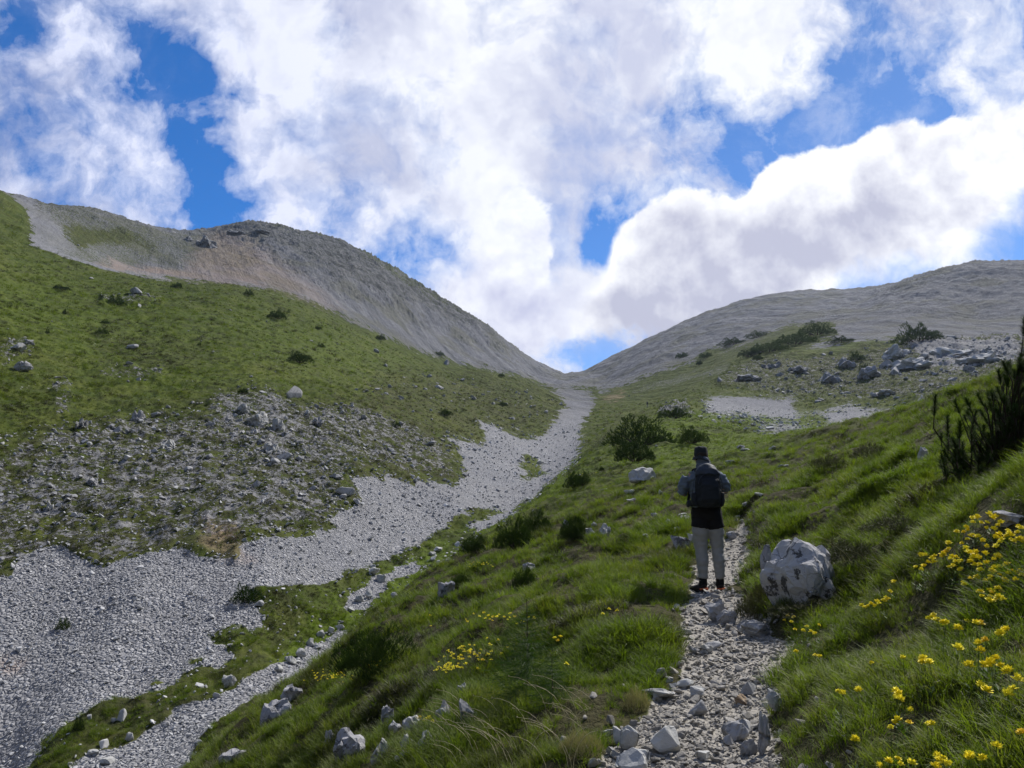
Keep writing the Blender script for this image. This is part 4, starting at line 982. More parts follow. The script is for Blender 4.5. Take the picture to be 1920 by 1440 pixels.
place_bush(700, 1268, 160, 72, 'big dark spreading dwarf pine low on the near slope', near=True, depth=.6)
place_bush(865, 1100, 40, 22, 'dark scrub right of the rugged outcrop', name='shrub', cat='shrub', near=True)
place_bush(985, 1105, 46, 34, 'leafy dark weeds on the open slope left of the path', name='shrub', cat='shrub', near=True)
for px, py, w, h, lab in ((1600, 1062, 130, 46, 'dark heather cushion in the hollow right of the big boulder'),
                          (1690, 1000, 110, 34, 'dark heather cushion above the hollow on the right bank'),
                          (1560, 880, 60, 24, 'heather cushion on the upper right bank'),
                          (1640, 860, 80, 28, 'broad heather cushion below the crest of the right bank'),
                          (1520, 1158, 120, 30, 'dark shaggy turf cushion under the front of the big boulder'),
                          (1440, 1140, 60, 44, 'dark shaggy turf cushion left of the foot of the big boulder'),
                          (1415, 1165, 70, 40, 'dark drooping turf cushion overhanging the path below the big boulder'),
                          (1195, 1335, 46, 38, 'brown earthy turf cushion at the left edge of the path'),
                          (1090, 1420, 70, 40, 'brown withered turf cushion at the bottom left of the path')):
    me_ = bush_mesh('crown', int(px), 900, .16, M_HEATH if 'brown' not in lab else M_DRY, .5, .4, 12, .07)
    place_bush(px, py, w, h, lab, 'heather', 'heather', 'heather and withered cushions', me=me_, br=False)

# tiny fir on the left slope, larch sapling near the path
def conifer_mesh(seed, mat, tiers=16, n=13, droop=.25, slim=.32, nl=.9, w=.06):
    rg = random.Random(seed); V = []; F = []
    for t in range(tiers):
        z = .06 + .9 * t / tiers; R_ = slim * (1 - z) ** .8 * rg.uniform(.8, 1.15) + .02
        for k in range(n):
            a = rg.random() * 6.283; d = Vector((math.cos(a), math.sin(a), -droop + .5 * z)); p0 = Vector((0, 0, z))
            m_ = 4
            for s in range(m_):
                q = p0 + d * R_ * (s + .3) / m_; shoot(V, F, q, d, R_ / m_ * 1.5, rg, 6, nl, w)
    return mesh('crown', V, F, mat)
def place_tree(name, px, pyb, h, label, cat, mesh_, trunk_r=.016):
    p, Y = hit(px, pyb); H = h * Y / FPX; o = empty(name, p - Vector((0, 0, .02)))
    V = []; F = []; stem_tube(V, F, [Vector((0, 0, -.03)), Vector((.01, 0, .5)), Vector((0, 0, 1.02))], [trunk_r, trunk_r * .6, .003], 7)
    t = link('trunk', mesh('trunk', V, F, M_BARK), o); c = link('crown', mesh_, o)
    t.scale = c.scale = (H,) * 3; tag(o, label, cat); return o
place_tree('larch_sapling', 988, 1300, 165, 'soft green young larch rising from the hollow left of the path', 'sapling', conifer_mesh(1, M_LARCH, 22, 12, .1, .42, 1.0, .035), .012)
place_tree('larch_sapling', 1035, 1320, 90, 'shorter bushy green sapling right of the young larch', 'sapling', conifer_mesh(4, M_LARCH, 14, 12, .1, .5, 1.0, .04), .012)
place_tree('fir', 541, 587, 9, 'tiny pointed fir right of the oval dwarf pine on the left slope', 'fir', conifer_mesh(2, M_PINE, 8, 9, .2, .4, .8, .2))

# ------------------------------------------------------------------ the near pine at the right edge
def near_pine():
    rg = random.Random(5); base, Yb = hit(1850, 880, ymin=5); base = base + Vector((0.25, .35, -.1)); k = Yb / FPX
    o = empty('mountain_pine', base)
    tag(o, 'large dark mountain pine with upright bristly shoots at the right edge', 'pine')
    tips = [(1754, 742, 64), (1790, 752, 46), (1812, 748, 46), (1833, 740, 40), (1776, 782, 50), (1800, 792, 50), (1822, 782, 50), (1852, 738, 60), (1872, 694, 44), (1890, 682, 50), (1905, 700, 50),
            (1925, 640, 60), (1921, 600, 54), (1940, 560, 60), (1915, 665, 46), (1860, 765, 46), (1885, 745, 56), (1905, 755, 56), (1930, 720, 60), (1845, 800, 46), (1868, 812, 46), (1890, 800, 50), (1915, 800, 50),
            (1826, 822, 44), (1805, 830, 40), (1850, 840, 40), (1880, 850, 40), (1905, 850, 40), (1785, 822, 36), (1940, 780, 60), (1960, 640, 60), (1975, 700, 60), (1990, 600, 60), (1960, 820, 50), (1870, 728, 40), (1838, 770, 40)]
    NV_, NF = [], []; BV, BF = [], []
    allt = list(tips)
    for _ in range(150): x_ = rg.uniform(1762, 2020); allt.append((x_, rg.uniform(max(700, 805 - (x_ - 1770) * .9), 890), rg.uniform(22, 38)))
    for _ in range(50): allt.append((rg.uniform(1880, 2020), rg.uniform(670, 820), rg.uniform(26, 44)))
    for px, py, ln in allt:
        Yt = Yb + rg.uniform(-.3, 1.0); tip = pt(px, py, Yt) - base; L = ln * k
        root = Vector((rg.uniform(.0, .5), rg.uniform(0, .5), .05))
        d = (Vector((tip.x - root.x, (tip.y - root.y), 0)) * .14 + Vector((rg.gauss(-.12, .22), rg.gauss(0, .2), 1))).normalized()
        st = tip - d * L; mid = root * .45 + st * .55 + Vector((0, 0, -.10)); pts = []
        for s in range(7):
            t = s / 6; pts.append(root * (1 - t) ** 2 + mid * 2 * t * (1 - t) + st * t * t)
        stem_tube(BV, BF, pts + [tip], [.016 - .0017 * i for i in range(8)], 6)
        # needles along the shoot and the outer third of the branch
        def needles(p, dd, L_, n):
            dd = dd.normalized(); a = dd.orthogonal().normalized(); b = dd.cross(a)
            for i in range(n):
                q = p + dd * L_ * rg.random(); an = rg.random() * 6.283; ou = a * math.cos(an) + b * math.sin(an)
                v = (ou * rg.uniform(.7, 1.2) + dd * rg.uniform(.4, 1.0)).normalized() * rg.uniform(.05, .085)
                s = v.cross(ou if abs(v.normalized().dot(ou)) < .98 else a).normalized() * .0025; kk = len(NV_)
                NV_.extend([tuple(q - s), tuple(q + s), tuple(q + v)]); NF.append((kk, kk + 1, kk + 2))
        needles(st + d * L * .35, d, L * .67, int(300 * L / .25)); 
        for s in range(4, 6): needles(pts[s], pts[s + 1] - pts[s], (pts[s + 1] - pts[s]).length, 26)
    link('branches', mesh('branches', BV, BF, M_BARK, True), o)
    link('needles', mesh('needles', NV_, NF, M_PINE), o)
near_pine()

# ------------------------------------------------------------------ flowers
M_YEL, _g, _b, _o = mat_new('yellow petals'); _oi = _g.new('ShaderNodeObjectInfo')
_g.put(_b.inputs['Base Color'], _g.mix(_g.mr(_oi.outputs['Random'], .86, 1.), _g.mix(_oi.outputs['Random'], (.88, .72, .01), (.95, .86, .05)), (.86, .62, .03))); _b.inputs['Roughness'].default_value = .6
M_STEM = leaf_mat('flower stem', [(.06, .11, .02), (.08, .14, .03)], .2)
M_SEED = leaf_mat('seed heads', [(.45, .38, .28), (.60, .54, .42)], .3)
M_WHT, _g, _b, _o = mat_new('white petals'); _b.inputs['Base Color'].default_value = (.8, .8, .78, 1)
def head_mesh(seed, n=26, mat=None, r=.5):
    rg = random.Random(seed); V = []; F = []
    for i in range(n):
        a = i * 2.4; e = rg.uniform(-.15, 1.35); d = Vector((math.cos(a) * math.cos(e), math.sin(a) * math.cos(e), math.sin(e) * .8)); L = r * rg.uniform(.75, 1.1)
        s = d.cross(Vector((0, 0, 1)) if abs(d.z) < .95 else Vector((1, 0, 0))).normalized() * .12; u = s.cross(d).normalized() * .09; k = len(V)
        p1 = d * L * .65; tip = d * L + Vector((0, 0, .06))
        V += [(0, 0, 0), tuple(p1 - s), tuple(p1 + u), tuple(p1 + s), tuple(p1 - u * .6), tuple(tip)]
        F += [(k, k + 1, k + 2), (k, k + 2, k + 3), (k, k + 3, k + 4), (k, k + 4, k + 1), (k + 5, k + 2, k + 1), (k + 5, k + 3, k + 2), (k + 5, k + 4, k + 3), (k + 5, k + 1, k + 4)]
    return mesh('flower_head', V, F, mat or M_YEL)
HEADS = [head_mesh(i) for i in range(5)]
def stalk_mesh(seed):
    rg = random.Random(seed); V = []; F = []; bx = rg.uniform(-.25, .25); by = rg.uniform(-.25, .1)
    stem_tube(V, F, [Vector((bx, by, -.1)), Vector((bx * .6, by * .4, .45)), Vector((0, 0, 1))], [.012, .010, .008], 5); return mesh('stem', V, F, M_STEM)
STALKS = [stalk_mesh(i) for i in range(4)]
def leafset(seed):
    rg = random.Random(seed); V = []; F = []
    for i in range(7):
        a = rg.random() * 6.283; d = Vector((math.cos(a), math.sin(a), rg.uniform(.2, .9))); s = Vector((-math.sin(a), math.cos(a), 0)) * .07; z = Vector((0, 0, rg.uniform(.05, .5))); k = len(V)
        V += [tuple(z), tuple(z + d * .2 + s), tuple(z + d * .42), tuple(z + d * .2 - s)]; F.append((k, k + 1, k + 2, k + 3))
    return mesh('leaf', V, F, M_STEM)
LEAVES = leafset(3)
def flower(px, py, size, label, group, h=.15, mats=None, name='yellow_flower'):
    p, Y = hit(px, py, h); o = empty(name, p, random.random() * 6.28)
    s = link('stem', random.choice(STALKS), o); s.scale = (h * .7, h * .7, h)
    hd = link('flower_head', random.choice(HEADS), o, (0, 0, h)); hd.scale = (size,) * 3; hd.rotation_euler = (random.uniform(-.4, .4), random.uniform(-.4, .4), 0)
    l = link('leaf', LEAVES, o); l.scale = (h * .6,) * 3
    tag(o, label, 'flower', group); return o
def zl(s): return [(1440 + float(a) * .375, 900 + float(b) * .375) for a, b in (t.split(',') for t in s.split())]
FL = [("1045,188 1025,215 1123,192 1092,243 1130,245 1165,215 1150,230 1250,262 1265,245 1155,275 1190,285 1215,300 1170,300 1230,312 1262,305 1275,312 970,320 998,300 1075,305 1095,335 1085,370 1000,362 1045,390 1150,385 1130,400 905,348 875,375 920,388 965,412 905,440 835,385 800,412 780,435 965,455 1035,430 1095,420 1060,425 1120,455 1155,440 1215,460 1240,470 1270,480 1085,505 1110,500 1180,500 1160,480 1045,492 1150,545 1165,560 1110,555 1070,585 1110,610 1145,600 1175,600 1155,590 1130,465 1200,470 985,525 945,262 1000,256 1140,290 1205,270 1255,300 1010,370 1030,385 1145,335 890,365 820,395 765,450",
       'yellow vetch flower head in the dense patch at the upper right of the bank', 'yellow flowers of the dense upper patch', .040),
      ("630,512 610,560 600,600 580,605 555,620 535,632 515,622 500,635 482,640 468,632 545,610 590,590",
       'yellow vetch flower head in the short row above the middle of the right bank', 'yellow flowers in the short row', .040),
      ("800,695 830,680 850,700 875,712 890,718 838,705 995,708 1040,718 1060,722 950,745 820,690", 'yellow vetch flower head in the two small groups in the middle of the right bank', 'yellow flowers of the middle groups', .040),
      ("1165,772 1052,818 1065,855 950,846 1140,890 1165,932 1100,932 1005,928 1065,1032 1248,1000 1228,1048 805,915 768,902 675,892", 'yellow vetch flower head standing apart on the right side of the bank', 'single yellow flowers at the right', .040),
      ("195,735 215,760 235,770 255,728 135,750 140,860 235,882 260,885 100,680 130,690 82,705 115,712 175,755", 'yellow vetch flower head beside the path below the big boulder', 'yellow flowers beside the path', .034),
      ("640,1060 655,1070 660,1100 645,1085 712,1152 635,1220 650,1205 615,1240 705,1218 800,1225 820,1225 435,1300 430,1305 455,1055 350,1060 375,1068 520,920", 'yellow vetch flower head low in the middle of the right bank', 'yellow flowers low on the bank', .034),
      ("845,1380 875,1395 885,1412 860,1405 1005,1392 1075,1400 1145,1335 1270,1270 555,1428 605,1410 650,1400 665,1425 900,1425 720,1422 840,1440 1010,1380", 'yellow vetch flower head at the bottom edge of the right bank', 'yellow flowers along the bottom edge', .032)]
for s, lab, grp, size in FL:
    pos_ = zl(s)
    if 'dense' in lab or 'apart' in lab: pos_ = pos_ + [(a + random.uniform(-14, 14), b + random.uniform(-12, 12)) for a, b in random.sample(pos_, len(pos_) * 2 // 3)]
    for a, b in pos_: flower(a, b, size * random.uniform(.85, 1.4), lab, grp, random.uniform(.11, .17))
for (px, py) in ((1040, 1197), (1046, 1202), (1051, 1195), (1062, 1246), (1157, 1146), (1130, 1152), (1142, 1143)):
    flower(px, py, .045, 'yellow flower head scattered in the grass left of the path', 'yellow flowers left of the path', .12)
def far_flowers():
    pts = []; rg = np.random.default_rng(4)
    for cx, cy, sx, sy, n in ((890, 1222, 30, 11, 34), (880, 1240, 20, 7, 14), (835, 1254, 14, 4, 26), (925, 1160, 40, 10, 26), (610, 1268, 18, 6, 50), (895, 1060, 16, 3, 30), (1090, 897, 16, 6, 50), (700, 1245, 6, 5, 8), (800, 1352, 6, 3, 6)):
        for _ in range(n):
            p, Y = hit(rg.normal(cx, sx), rg.normal(cy, sy), .09); pts.append((p.x, p.y, p.z + .10))
    n = len(pts); s = rg.uniform(.035, .06, n)
    coll = proto_coll('far_flower_proto', [head_mesh(40 + i, 9) for i in range(3)])
    o = instancer('small_yellow_flowers', pts, np.stack([np.zeros(n), np.zeros(n), rg.random(n) * 6], -1), np.stack([s, s, s], -1), rg.integers(0, 3, n), coll)
    tag(o, 'drifts of tiny yellow flowers in the turf of the near slope', 'flowers')
far_flowers()

# bent seed-bearing grass stalks
def seed_stalk(px, py, lean, L, label, grp):
    p, Y = hit(px, py); o = empty('seed_grass', p); V = []; F = []; pts = []; q = Vector((0, 0, 0)); a = .15
    for i in range(7): pts.append(q.copy()); q = q + Vector((math.sin(a) * lean, random.uniform(-.05, .05), math.cos(a))) * L / 6; a += .26
    stem_tube(V, F, pts, [.0022, .002, .0018, .0016, .0013, .0011, .0009], 4); link('stem', mesh('stem', V, F, M_SEED), o)
    h_ = link('seed_head', head_mesh(random.randrange(99), 12, M_SEED), o, pts[-1]); h_.scale = (.012, .012, .022); tag(o, label, 'grass', grp)
for i in range(46):
    seed_stalk(random.uniform(840, 1130), random.uniform(1335, 1460), -1 if random.random() < .85 else .6, random.uniform(.22, .42), 'pale bent seed stalk leaning out of the grass left of the path', 'pale seed stalks left of the path')
for i in range(12):
    seed_stalk(random.uniform(1560, 1700), random.uniform(1030, 1110), -1, random.uniform(.25, .45), 'long pale grass stalk in front of the dark hollow right of the boulder', 'pale stalks by the dark hollow')

# ------------------------------------------------------------------ the hiker
def cloth(name, col, rough=.85, nz=.25, scale=60.):
    m, g, b, out = mat_new(name); P = g.new('ShaderNodeTexCoord').outputs['Object']
    g.put(b.inputs['Base Color'], g.mix(g.mr(g.noise(P, 9., 4), .3, .7, 0, nz), col, tuple(c * .55 for c in col))); b.inputs['Roughness'].default_value = rough
    h = g.m('ADD', g.noise(P, scale, 3), g.m('MULTIPLY', g.noise(P, 12., 4, .6), 1.5)); g.put(b.inputs['Normal'], bump(g, h, .5, .008)); return m
M_SKIN = cloth('skin', (.42, .25, .18), .6, .1); M_SHIRT = cloth('blue grey jacket cloth', (.12, .155, .195)); M_BLACK = cloth('black cloth', (.008, .008, .009))
M_TROU = cloth('light grey trouser cloth', (.27, .275, .265), .9, .2); M_HAT = cloth('dark grey hat cloth', (.022, .027, .03)); M_PACK = cloth('dark pack cloth', (.012, .016, .021), .7)
M_PACK2 = cloth('grey pack cloth', (.035, .045, .06), .6); M_HOOD = cloth('grey hood cloth', (.10, .12, .15)); M_SHOE = cloth('dark shoe', (.02, .016, .015)); M_ORG = cloth('orange shoe trim', (.45, .10, .035)); M_HAIR = cloth('dark hair', (.03, .022, .016))
def loft(V, F, rings, n=20):
    """rings: (centre, rx, ry[, normal]) ; closed at both ends"""
    b = len(V); pts = [Vector(r[0]) for r in rings]
    for i, r in enumerate(rings):
        t = (pts[min(i + 1, len(pts) - 1)] - pts[max(i - 1, 0)]).normalized()
        ref = Vector((1, 0, 0)) if abs(t.x) < .8 else Vector((0, 0, 1))
        a = (ref - t * ref.dot(t)).normalized(); c = t.cross(a)
        for k in range(n): an = 6.28318 * k / n; V.append(tuple(pts[i] + a * math.cos(an) * r[1] + c * math.sin(an) * r[2]))
    for i in range(len(rings) - 1):
        for k in range(n): F.append((b + i * n + k, b + i * n + (k + 1) % n, b + (i + 1) * n + (k + 1) % n, b + (i + 1) * n + k))
    V.append(tuple(pts[0])); V.append(tuple(pts[-1])); e = len(V)
    for k in range(n): F.append((b + (k + 1) % n, b + k, e - 2)); q = b + (len(rings) - 1) * n; F.append((q + k, q + (k + 1) % n, e - 1))
def fused(name, lofts, mat, voxel=.012, smooth=3, wr=0.0, seed=0, freq=14.):
    """several lofts grown together into one continuous skin"""
    V = []; F = []
    for r in lofts: loft(V, F, r)
    me = mesh(name + '_raw', V, F, mat); o = bpy.data.objects.new('tmp', me); C.objects.link(o)
    md = o.modifiers.new('r', 'REMESH'); md.mode = 'VOXEL'; md.voxel_size = voxel
    ms = o.modifiers.new('s', 'SMOOTH'); ms.iterations = smooth; ms.factor = .6
    dg = bpy.context.evaluated_depsgraph_get(); m2 = bpy.data.meshes.new_from_object(o.evaluated_get(dg)); bpy.data.objects.remove(o); bpy.data.meshes.remove(me)
    m2.name = name
    if wr:
        off = Vector((seed, seed * 2, 0)); 
        nn = [v.normal.copy() for v in m2.vertices]
        for v, nr in zip(m2.vertices, nn): v.co = v.co + nr * (mn.noise(Vector((v.co.x * freq, v.co.y * freq, v.co.z * freq * 1.8)) + off) * wr)
    m2.polygons.foreach_set('use_smooth', [True] * len(m2.polygons))
    m2.materials.clear(); m2.materials.append(mat); return m2
def hiker(origin, label, rz=0.0, scale=1.0):
    o = empty('person', origin, rz); o.scale = (scale,) * 3; tag(o, label, 'person')
    cx = -.045
    legL = [((-.085, 0, .90), .10, .11), ((-.11, .0, .74), .088, .096), ((-.108, .01, .60), .07, .078), ((-.102, .005, .50), .057, .064), ((-.100, -.015, .38), .058, .066), ((-.098, -.015, .26), .045, .052), ((-.097, -.01, .12), .036, .042), ((-.097, 0, .07), .036, .045)]
    legR = [((.045, 0, .90), .10, .11), ((.082, .0, .74), .088, .096), ((.092, .01, .60), .07, .078), ((.098, .005, .50), .057, .064), ((.102, -.015, .38), .058, .066), ((.105, -.015, .26), .045, .052), ((.107, -.01, .12), .036, .042), ((.107, 0, .07), .036, .045)]
    torso = [((cx + .02, .0, .86), .15, .10), ((cx + .02, .0, .95), .165, .115), ((cx + .01, .0, 1.08), .145, .10), ((cx, 0, 1.25), .165, .11), ((cx, 0, 1.38), .185, .11), ((cx, 0, 1.45), .14, .085), ((cx, .01, 1.50), .065, .06), ((cx - .005, .015, 1.56), .055, .056)]
    head = [((cx - .005, .02, 1.52), .05, .05), ((cx - .01, .03, 1.565), .062, .075), ((cx - .012, .035, 1.62), .076, .095), ((cx - .012, .035, 1.67), .078, .10), ((cx - .012, .03, 1.72), .066, .085), ((cx - .012, .025, 1.75), .035, .045)]
    armL = [((-.20, 0, 1.41), .055, .058), ((-.255, .0, 1.37), .050, .055), ((-.285, .01, 1.28), .044, .05), ((-.292, .04, 1.20), .040, .042), ((-.25, .13, 1.21), .036, .036), ((-.17, .23, 1.245), .028, .026)]
    armR = [((.11, 0, 1.41), .055, .058), ((.165, .0, 1.37), .050, .055), ((.205, .01, 1.29), .044, .05), ((.228, .04, 1.235), .040, .042), ((.175, .13, 1.24), .036, .036), ((.085, .23, 1.26), .028, .026)]
    parts = [legL, legR, torso, head, armL, armR]
    # face: nose, chin, ears
    hx = cx - .012
    parts += [[((hx, .125, 1.645), .012, .012), ((hx, .145, 1.625), .014, .012), ((hx, .13, 1.612), .010, .010)],
              [((hx - .076, .03, 1.60), .010, .016), ((hx - .082, .028, 1.63), .011, .020), ((hx - .076, .03, 1.66), .009, .014)], [((hx + .076, .03, 1.60), .010, .016), ((hx + .082, .028, 1.63), .011, .020), ((hx + .076, .03, 1.66), .009, .014)]]
    # hands: palm, four bent fingers, thumb, held together in front of the chest
    for s, wx, wz in ((1, -.17, 1.245), (-1, .085, 1.26)):
        parts.append([((wx, .23, wz), .026, .022), ((wx + s * .03, .265, wz + .005), .036, .016), ((wx + s * .06, .29, wz + .01), .038, .014)])
        for i, (dz_, L) in enumerate(((.030, .95), (.010, 1.05), (-.010, 1.0), (-.030, .8))):
            b = Vector((wx + s * .06, .292, wz + .01 + dz_)); parts.append([(b, .0095, .009), (b + Vector((s * .03 * L, .012, 0)), .009, .0085), (b + Vector((s * .052 * L, -.004, -.002)), .008, .008), (b + Vector((s * .056 * L, -.022, -.003)), .007, .007)])
        b = Vector((wx + s * .025, .255, wz + .03)); parts.append([(b, .012, .011), (b + Vector((s * .022, -.004, .024)), .010, .010), (b + Vector((s * .045, .0, .034)), .008, .008)])
    link('body', fused('body', parts, M_SKIN, .009, 2), o)
    def inflate(rings, d, a=0, b=None): return [(r[0], r[1] + d, r[2] + d) for r in rings[a:b]]
    # trousers
    tr = [[((-.10, 0, .83), .094, .105)] + inflate(legL, .016, 1, 7), [((.07, 0, .83), .094, .105)] + inflate(legR, .016, 1, 7)]
    tr[0][-1] = ((-.097, -.01, .175), .052, .058); tr[1][-1] = ((.106, -.01, .17), .052, .058); 
    link('trousers', fused('trousers', tr, M_TROU, .010, 2, .010, 3, 13.), o)
    sh = [[((cx + .022, 0, 1.05), .170, .128), ((cx + .022, 0, .95), .193, .142), ((cx + .022, 0, .88), .188, .138)],
          [((-.082, 0, .93), .112, .128), ((-.108, 0, .775), .113, .122)], [((.05, 0, .93), .112, .128), ((.082, 0, .765), .111, .122)]]
    link('shorts', fused('shorts', sh, M_BLACK, .012, 2, .006, 8), o)
    jk = [[((cx + .018, 0, 1.03), .188, .125), ((cx + .015, 0, 1.10), .175, .12), ((cx, 0, 1.25), .180, .125), ((cx, 0, 1.38), .200, .125), ((cx, 0, 1.455), .155, .10), ((cx, .01, 1.50), .078, .072)],
          [((-.19, 0, 1.42), .066, .07), ((-.258, 0, 1.385), .064, .07), ((-.300, .01, 1.28), .062, .07), ((-.305, .03, 1.215), .056, .062), ((-.29, .07, 1.205), .050, .052), ((-.24, .14, 1.215), .046, .046)],
          [((.10, 0, 1.42), .066, .07), ((.168, 0, 1.385), .064, .07), ((.218, .01, 1.30), .062, .07), ((.242, .03, 1.25), .056, .062), ((.225, .07, 1.235), .050, .052), ((.165, .14, 1.245), .046, .046)]]
    link('jacket', fused('jacket', jk, M_SHIRT, .012, 2, .018, 5, 20.), o)
    hd = [[((cx, -.02, 1.44), .105, .095), ((cx, -.03, 1.49), .10, .085), ((cx + .002, -.025, 1.545), .090, .075), ((cx - .004, -.01, 1.59), .084, .085), ((cx - .008, .0, 1.625), .06, .07)]]
    link('hood', fused('hood', hd, M_HOOD, .010, 2, .012, 9, 20.), o)
    # bucket hat: crown and drooping brim
    V = []; F = []; n = 40; prof = [(.0, 1.772), (.04, 1.772), (.066, 1.764), (.077, 1.745), (.082, 1.70), (.086, 1.665), (.088, 1.655), (.100, 1.630), (.114, 1.602), (.116, 1.595), (.112, 1.597), (.100, 1.63), (.084, 1.65)]
    for r, z in prof:
        for k in range(n):
            a = 6.28318 * k / n; w = max(0, (1.66 - z)); x, y = r * math.cos(a), r * math.sin(a) * 1.15
            V.append((hx + x * (1 - .06 * (w > 0)), .03 + y, z - w * .35 * math.cos(a) * -1 * -.8 + .006 * math.sin(3 * a + 1) * (w > 0) + .004 * math.sin(5 * a)))
    for i in range(len(prof) - 1):
        for k in range(n): F.append((i * n + k, i * n + (k + 1) % n, (i + 1) * n + (k + 1) % n, (i + 1) * n + k))
    link('hat', mesh('hat', V, F, M_HAT, True), o)
    link('hair', fused('hair', [[((hx, .0, 1.56), .05, .05), ((hx, .01, 1.62), .079, .088), ((hx, .02, 1.68), .080, .095), ((hx, .02, 1.70), .06, .07)]], M_HAIR, .010, 1, .006, 2, 40.), o)
    for s, fx in ((-1, -.098), (1, .108)):
        link('sock', fused('sock', [[((fx, -.012, .215), .046, .053), ((fx, -.008, .14), .049, .056), ((fx, 0, .08), .050, .058)]], M_BLACK, .008, 1, .003), o)
        ft = s * .05
        up = [[((fx, -.055, .055), .036, .045), ((fx, -.02, .068), .044, .058), ((fx + ft * .3, .04, .06), .045, .05), ((fx + ft * 1.2, .12, .045), .050, .036), ((fx + ft * 2, .19, .036), .036, .026)],
              [((fx, 0, .125), .046, .055), ((fx, .0, .06), .046, .062)]]
        shoe = link('shoe', fused('shoe', up, M_SHOE, .009, 2), o)
        link('sole', fused('sole', [[((fx, -.085, .016), .026, .016), ((fx, -.05, .016), .042, .016), ((fx + ft * .5, .05, .016), .046, .016), ((fx + ft * 1.2, .13, .016), .052, .016), ((fx + ft * 2.1, .205, .02), .030, .014)]], M_BLACK, .008, 1), shoe)
        link('trim', fused('trim', [[((fx - .045, -.03, .045), .012, .016), ((fx - .030, -.082, .055), .012, .018), ((fx + .030, -.082, .055), .012, .018), ((fx + .048, -.02, .048), .012, .016), ((fx + .05 + ft * .6, .06, .04), .010, .014)]], M_ORG, .008, 1), shoe)
    # backpack, carried: a thing of its own
    b = empty('backpack', origin, rz); b.scale = (scale,) * 3
    bx = -.055
    body = [[((bx, -.235, 1.03), .125, .075), ((bx, -.24, 1.07), .150, .100), ((bx, -.245, 1.20), .158, .112), ((bx, -.24, 1.33), .155, .108), ((bx, -.22, 1.43), .135, .09), ((bx, -.20, 1.48), .100, .07)]]
    link('pack_body', fused('pack_body', body, M_PACK, .011, 2, .008, 4), b)
    link('lid', fused('lid', [[((bx - .0, -.235, 1.40), .150, .105), ((bx, -.225, 1.455), .140, .098), ((bx, -.20, 1.505), .105, .078), ((bx, -.18, 1.53), .05, .04)]], M_PACK2, .011, 2, .008, 6), b)
    link('front_pocket', fused('front_pocket', [[((bx, -.33, 1.07), .09, .025), ((bx, -.345, 1.12), .115, .035), ((bx, -.345, 1.28), .11, .035), ((bx, -.33, 1.36), .085, .022)]], M_PACK, .009, 2, .005, 2), b)
    for s in (-1, 1):
        link('side_pocket', fused('side_pocket', [[((bx + s * .155, -.22, 1.04), .025, .05), ((bx + s * .168, -.22, 1.10), .035, .06), ((bx + s * .165, -.22, 1.20), .028, .055)]], M_PACK, .009, 2, .004, 7), b)
        sx_ = s * .10
        link('shoulder_strap', fused('shoulder_strap', [[((cx + sx_, -.13, 1.42), .028, .012), ((cx + sx_ * 1.05, -.06, 1.492), .030, .012), ((cx + sx_ * 1.1, .03, 1.485), .030, .012), ((cx + sx_ * 1.1, .12, 1.40), .028, .012), ((cx + sx_ * 1.3, .145, 1.25), .026, .012), ((cx + sx_ * 1.75, .10, 1.10), .02, .010), ((cx + sx_ * 1.75, -.10, 1.06), .016, .010)]], M_PACK, .008, 1), b)
        V = []; F = []; stem_tube(V, F, [Vector((bx + s * .135, -.26, 1.44)), Vector((bx + s * .172, -.25, 1.32)), Vector((bx + s * .185, -.235, 1.20)), Vector((bx + s * .16, -.25, 1.05))], [.004] * 4, 5)
        link('side_strap', mesh('side_strap', V, F, M_PACK2), b)
        link('hip_belt', fused('hip_belt', [[((bx + s * .13, -.17, 1.08), .014, .04), ((bx + s * .20, -.08, 1.07), .014, .045), ((cx + s * .205, .03, 1.06), .014, .04), ((cx + s * .13, .13, 1.05), .012, .025), ((cx, .15, 1.05), .010, .02)]], M_PACK, .009, 1), b)
    V = []; F = []; pts = [Vector((bx + .13 * math.cos(a) , -.34 + .02 * abs(math.cos(a)), 1.30 + .13 * math.sin(a))) for a in [math.pi * i / 12 for i in range(13)]]
    stem_tube(V, F, pts, [.004] * 13, 5); link('zip', mesh('zip', V, F, M_PACK2), b)
    return o, b
_p, _D = hit(1335, 1110)
per, bag = hiker(_p + Vector((0, .03, -.015)), 'hiker seen from behind in dark hat, black shorts and grey trousers, standing on the path', 0.0, _D / 9.6)
tag(bag, 'large dark hiking backpack on the back of the hiker', 'backpack')
def copy_tree(ob, parent=None):
    c = ob.copy(); C.objects.link(c); c.parent = parent
    for ch in ob.children: copy_tree(ch, c)
    return c
_q, _ = hit(1214, 764)
for src, lab in ((per, 'tiny distant hiker on the green shoulder below the saddle'), (bag, 'dark backpack of the tiny distant hiker')):
    c = copy_tree(src); c.location = _q; c.rotation_euler[2] = .3; c.scale = (1, 1, 1); c['label'] = lab


# ------------------------------------------------------------------ the air between here and the far slopes
def haze():
    zb = float(GZ.min()) - 1.0; zt = float(GZ.max()) + 8.0; r = 1010.0
    V = [(x, y, z) for z in (zb, zt) for y in (-r, r) for x in (-r, r)]
    F = [(0, 2, 3, 1), (4, 5, 7, 6), (0, 1, 5, 4), (2, 6, 7, 3), (0, 4, 6, 2), (1, 3, 7, 5)]
    m = bpy.data.materials.new('haze'); m.use_nodes = True; m.node_tree.nodes.clear(); g = NT(m.node_tree)
    out = g.new('ShaderNodeOutputMaterial'); v = g.new('ShaderNodeVolumePrincipled')
    v.inputs['Color'].default_value = (.66, .80, 1.0, 1); v.inputs['Density'].default_value = 0.00008; v.inputs['Anisotropy'].default_value = .3
    g.l.new(v.outputs[0], out.inputs['Volume']); o = link('haze', mesh('haze', V, F, m)); o['kind'] = 'stuff'
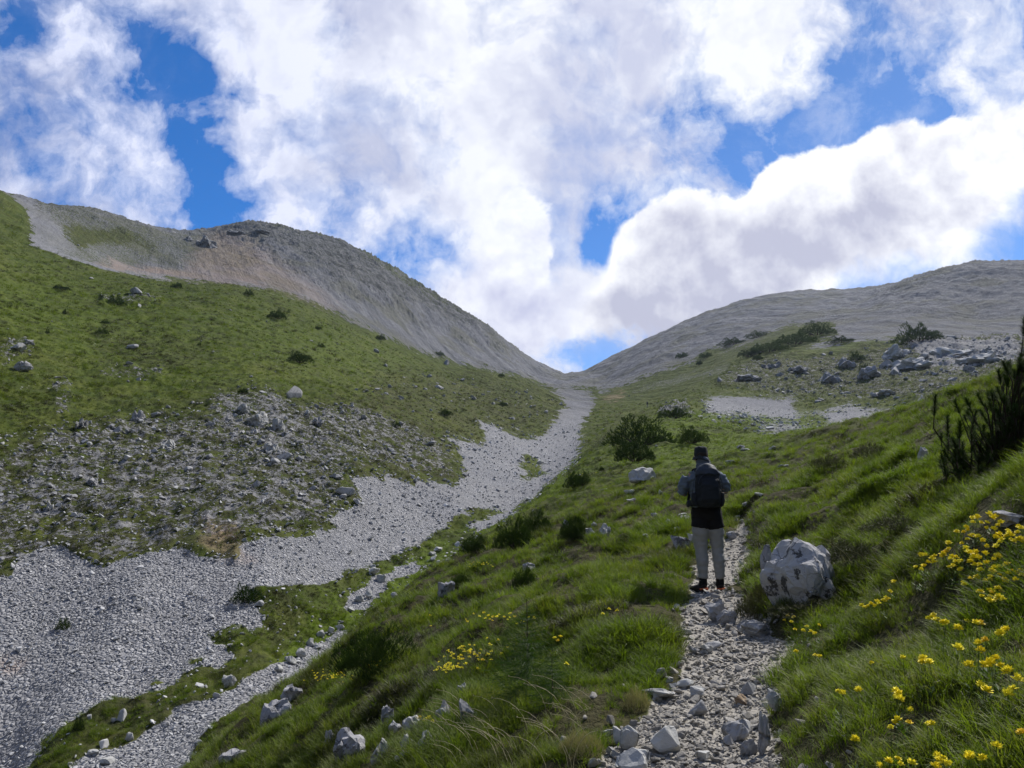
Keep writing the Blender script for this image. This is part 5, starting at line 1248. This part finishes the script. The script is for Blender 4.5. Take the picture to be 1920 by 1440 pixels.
haze()
sc.cycles.volume_bounces = 0
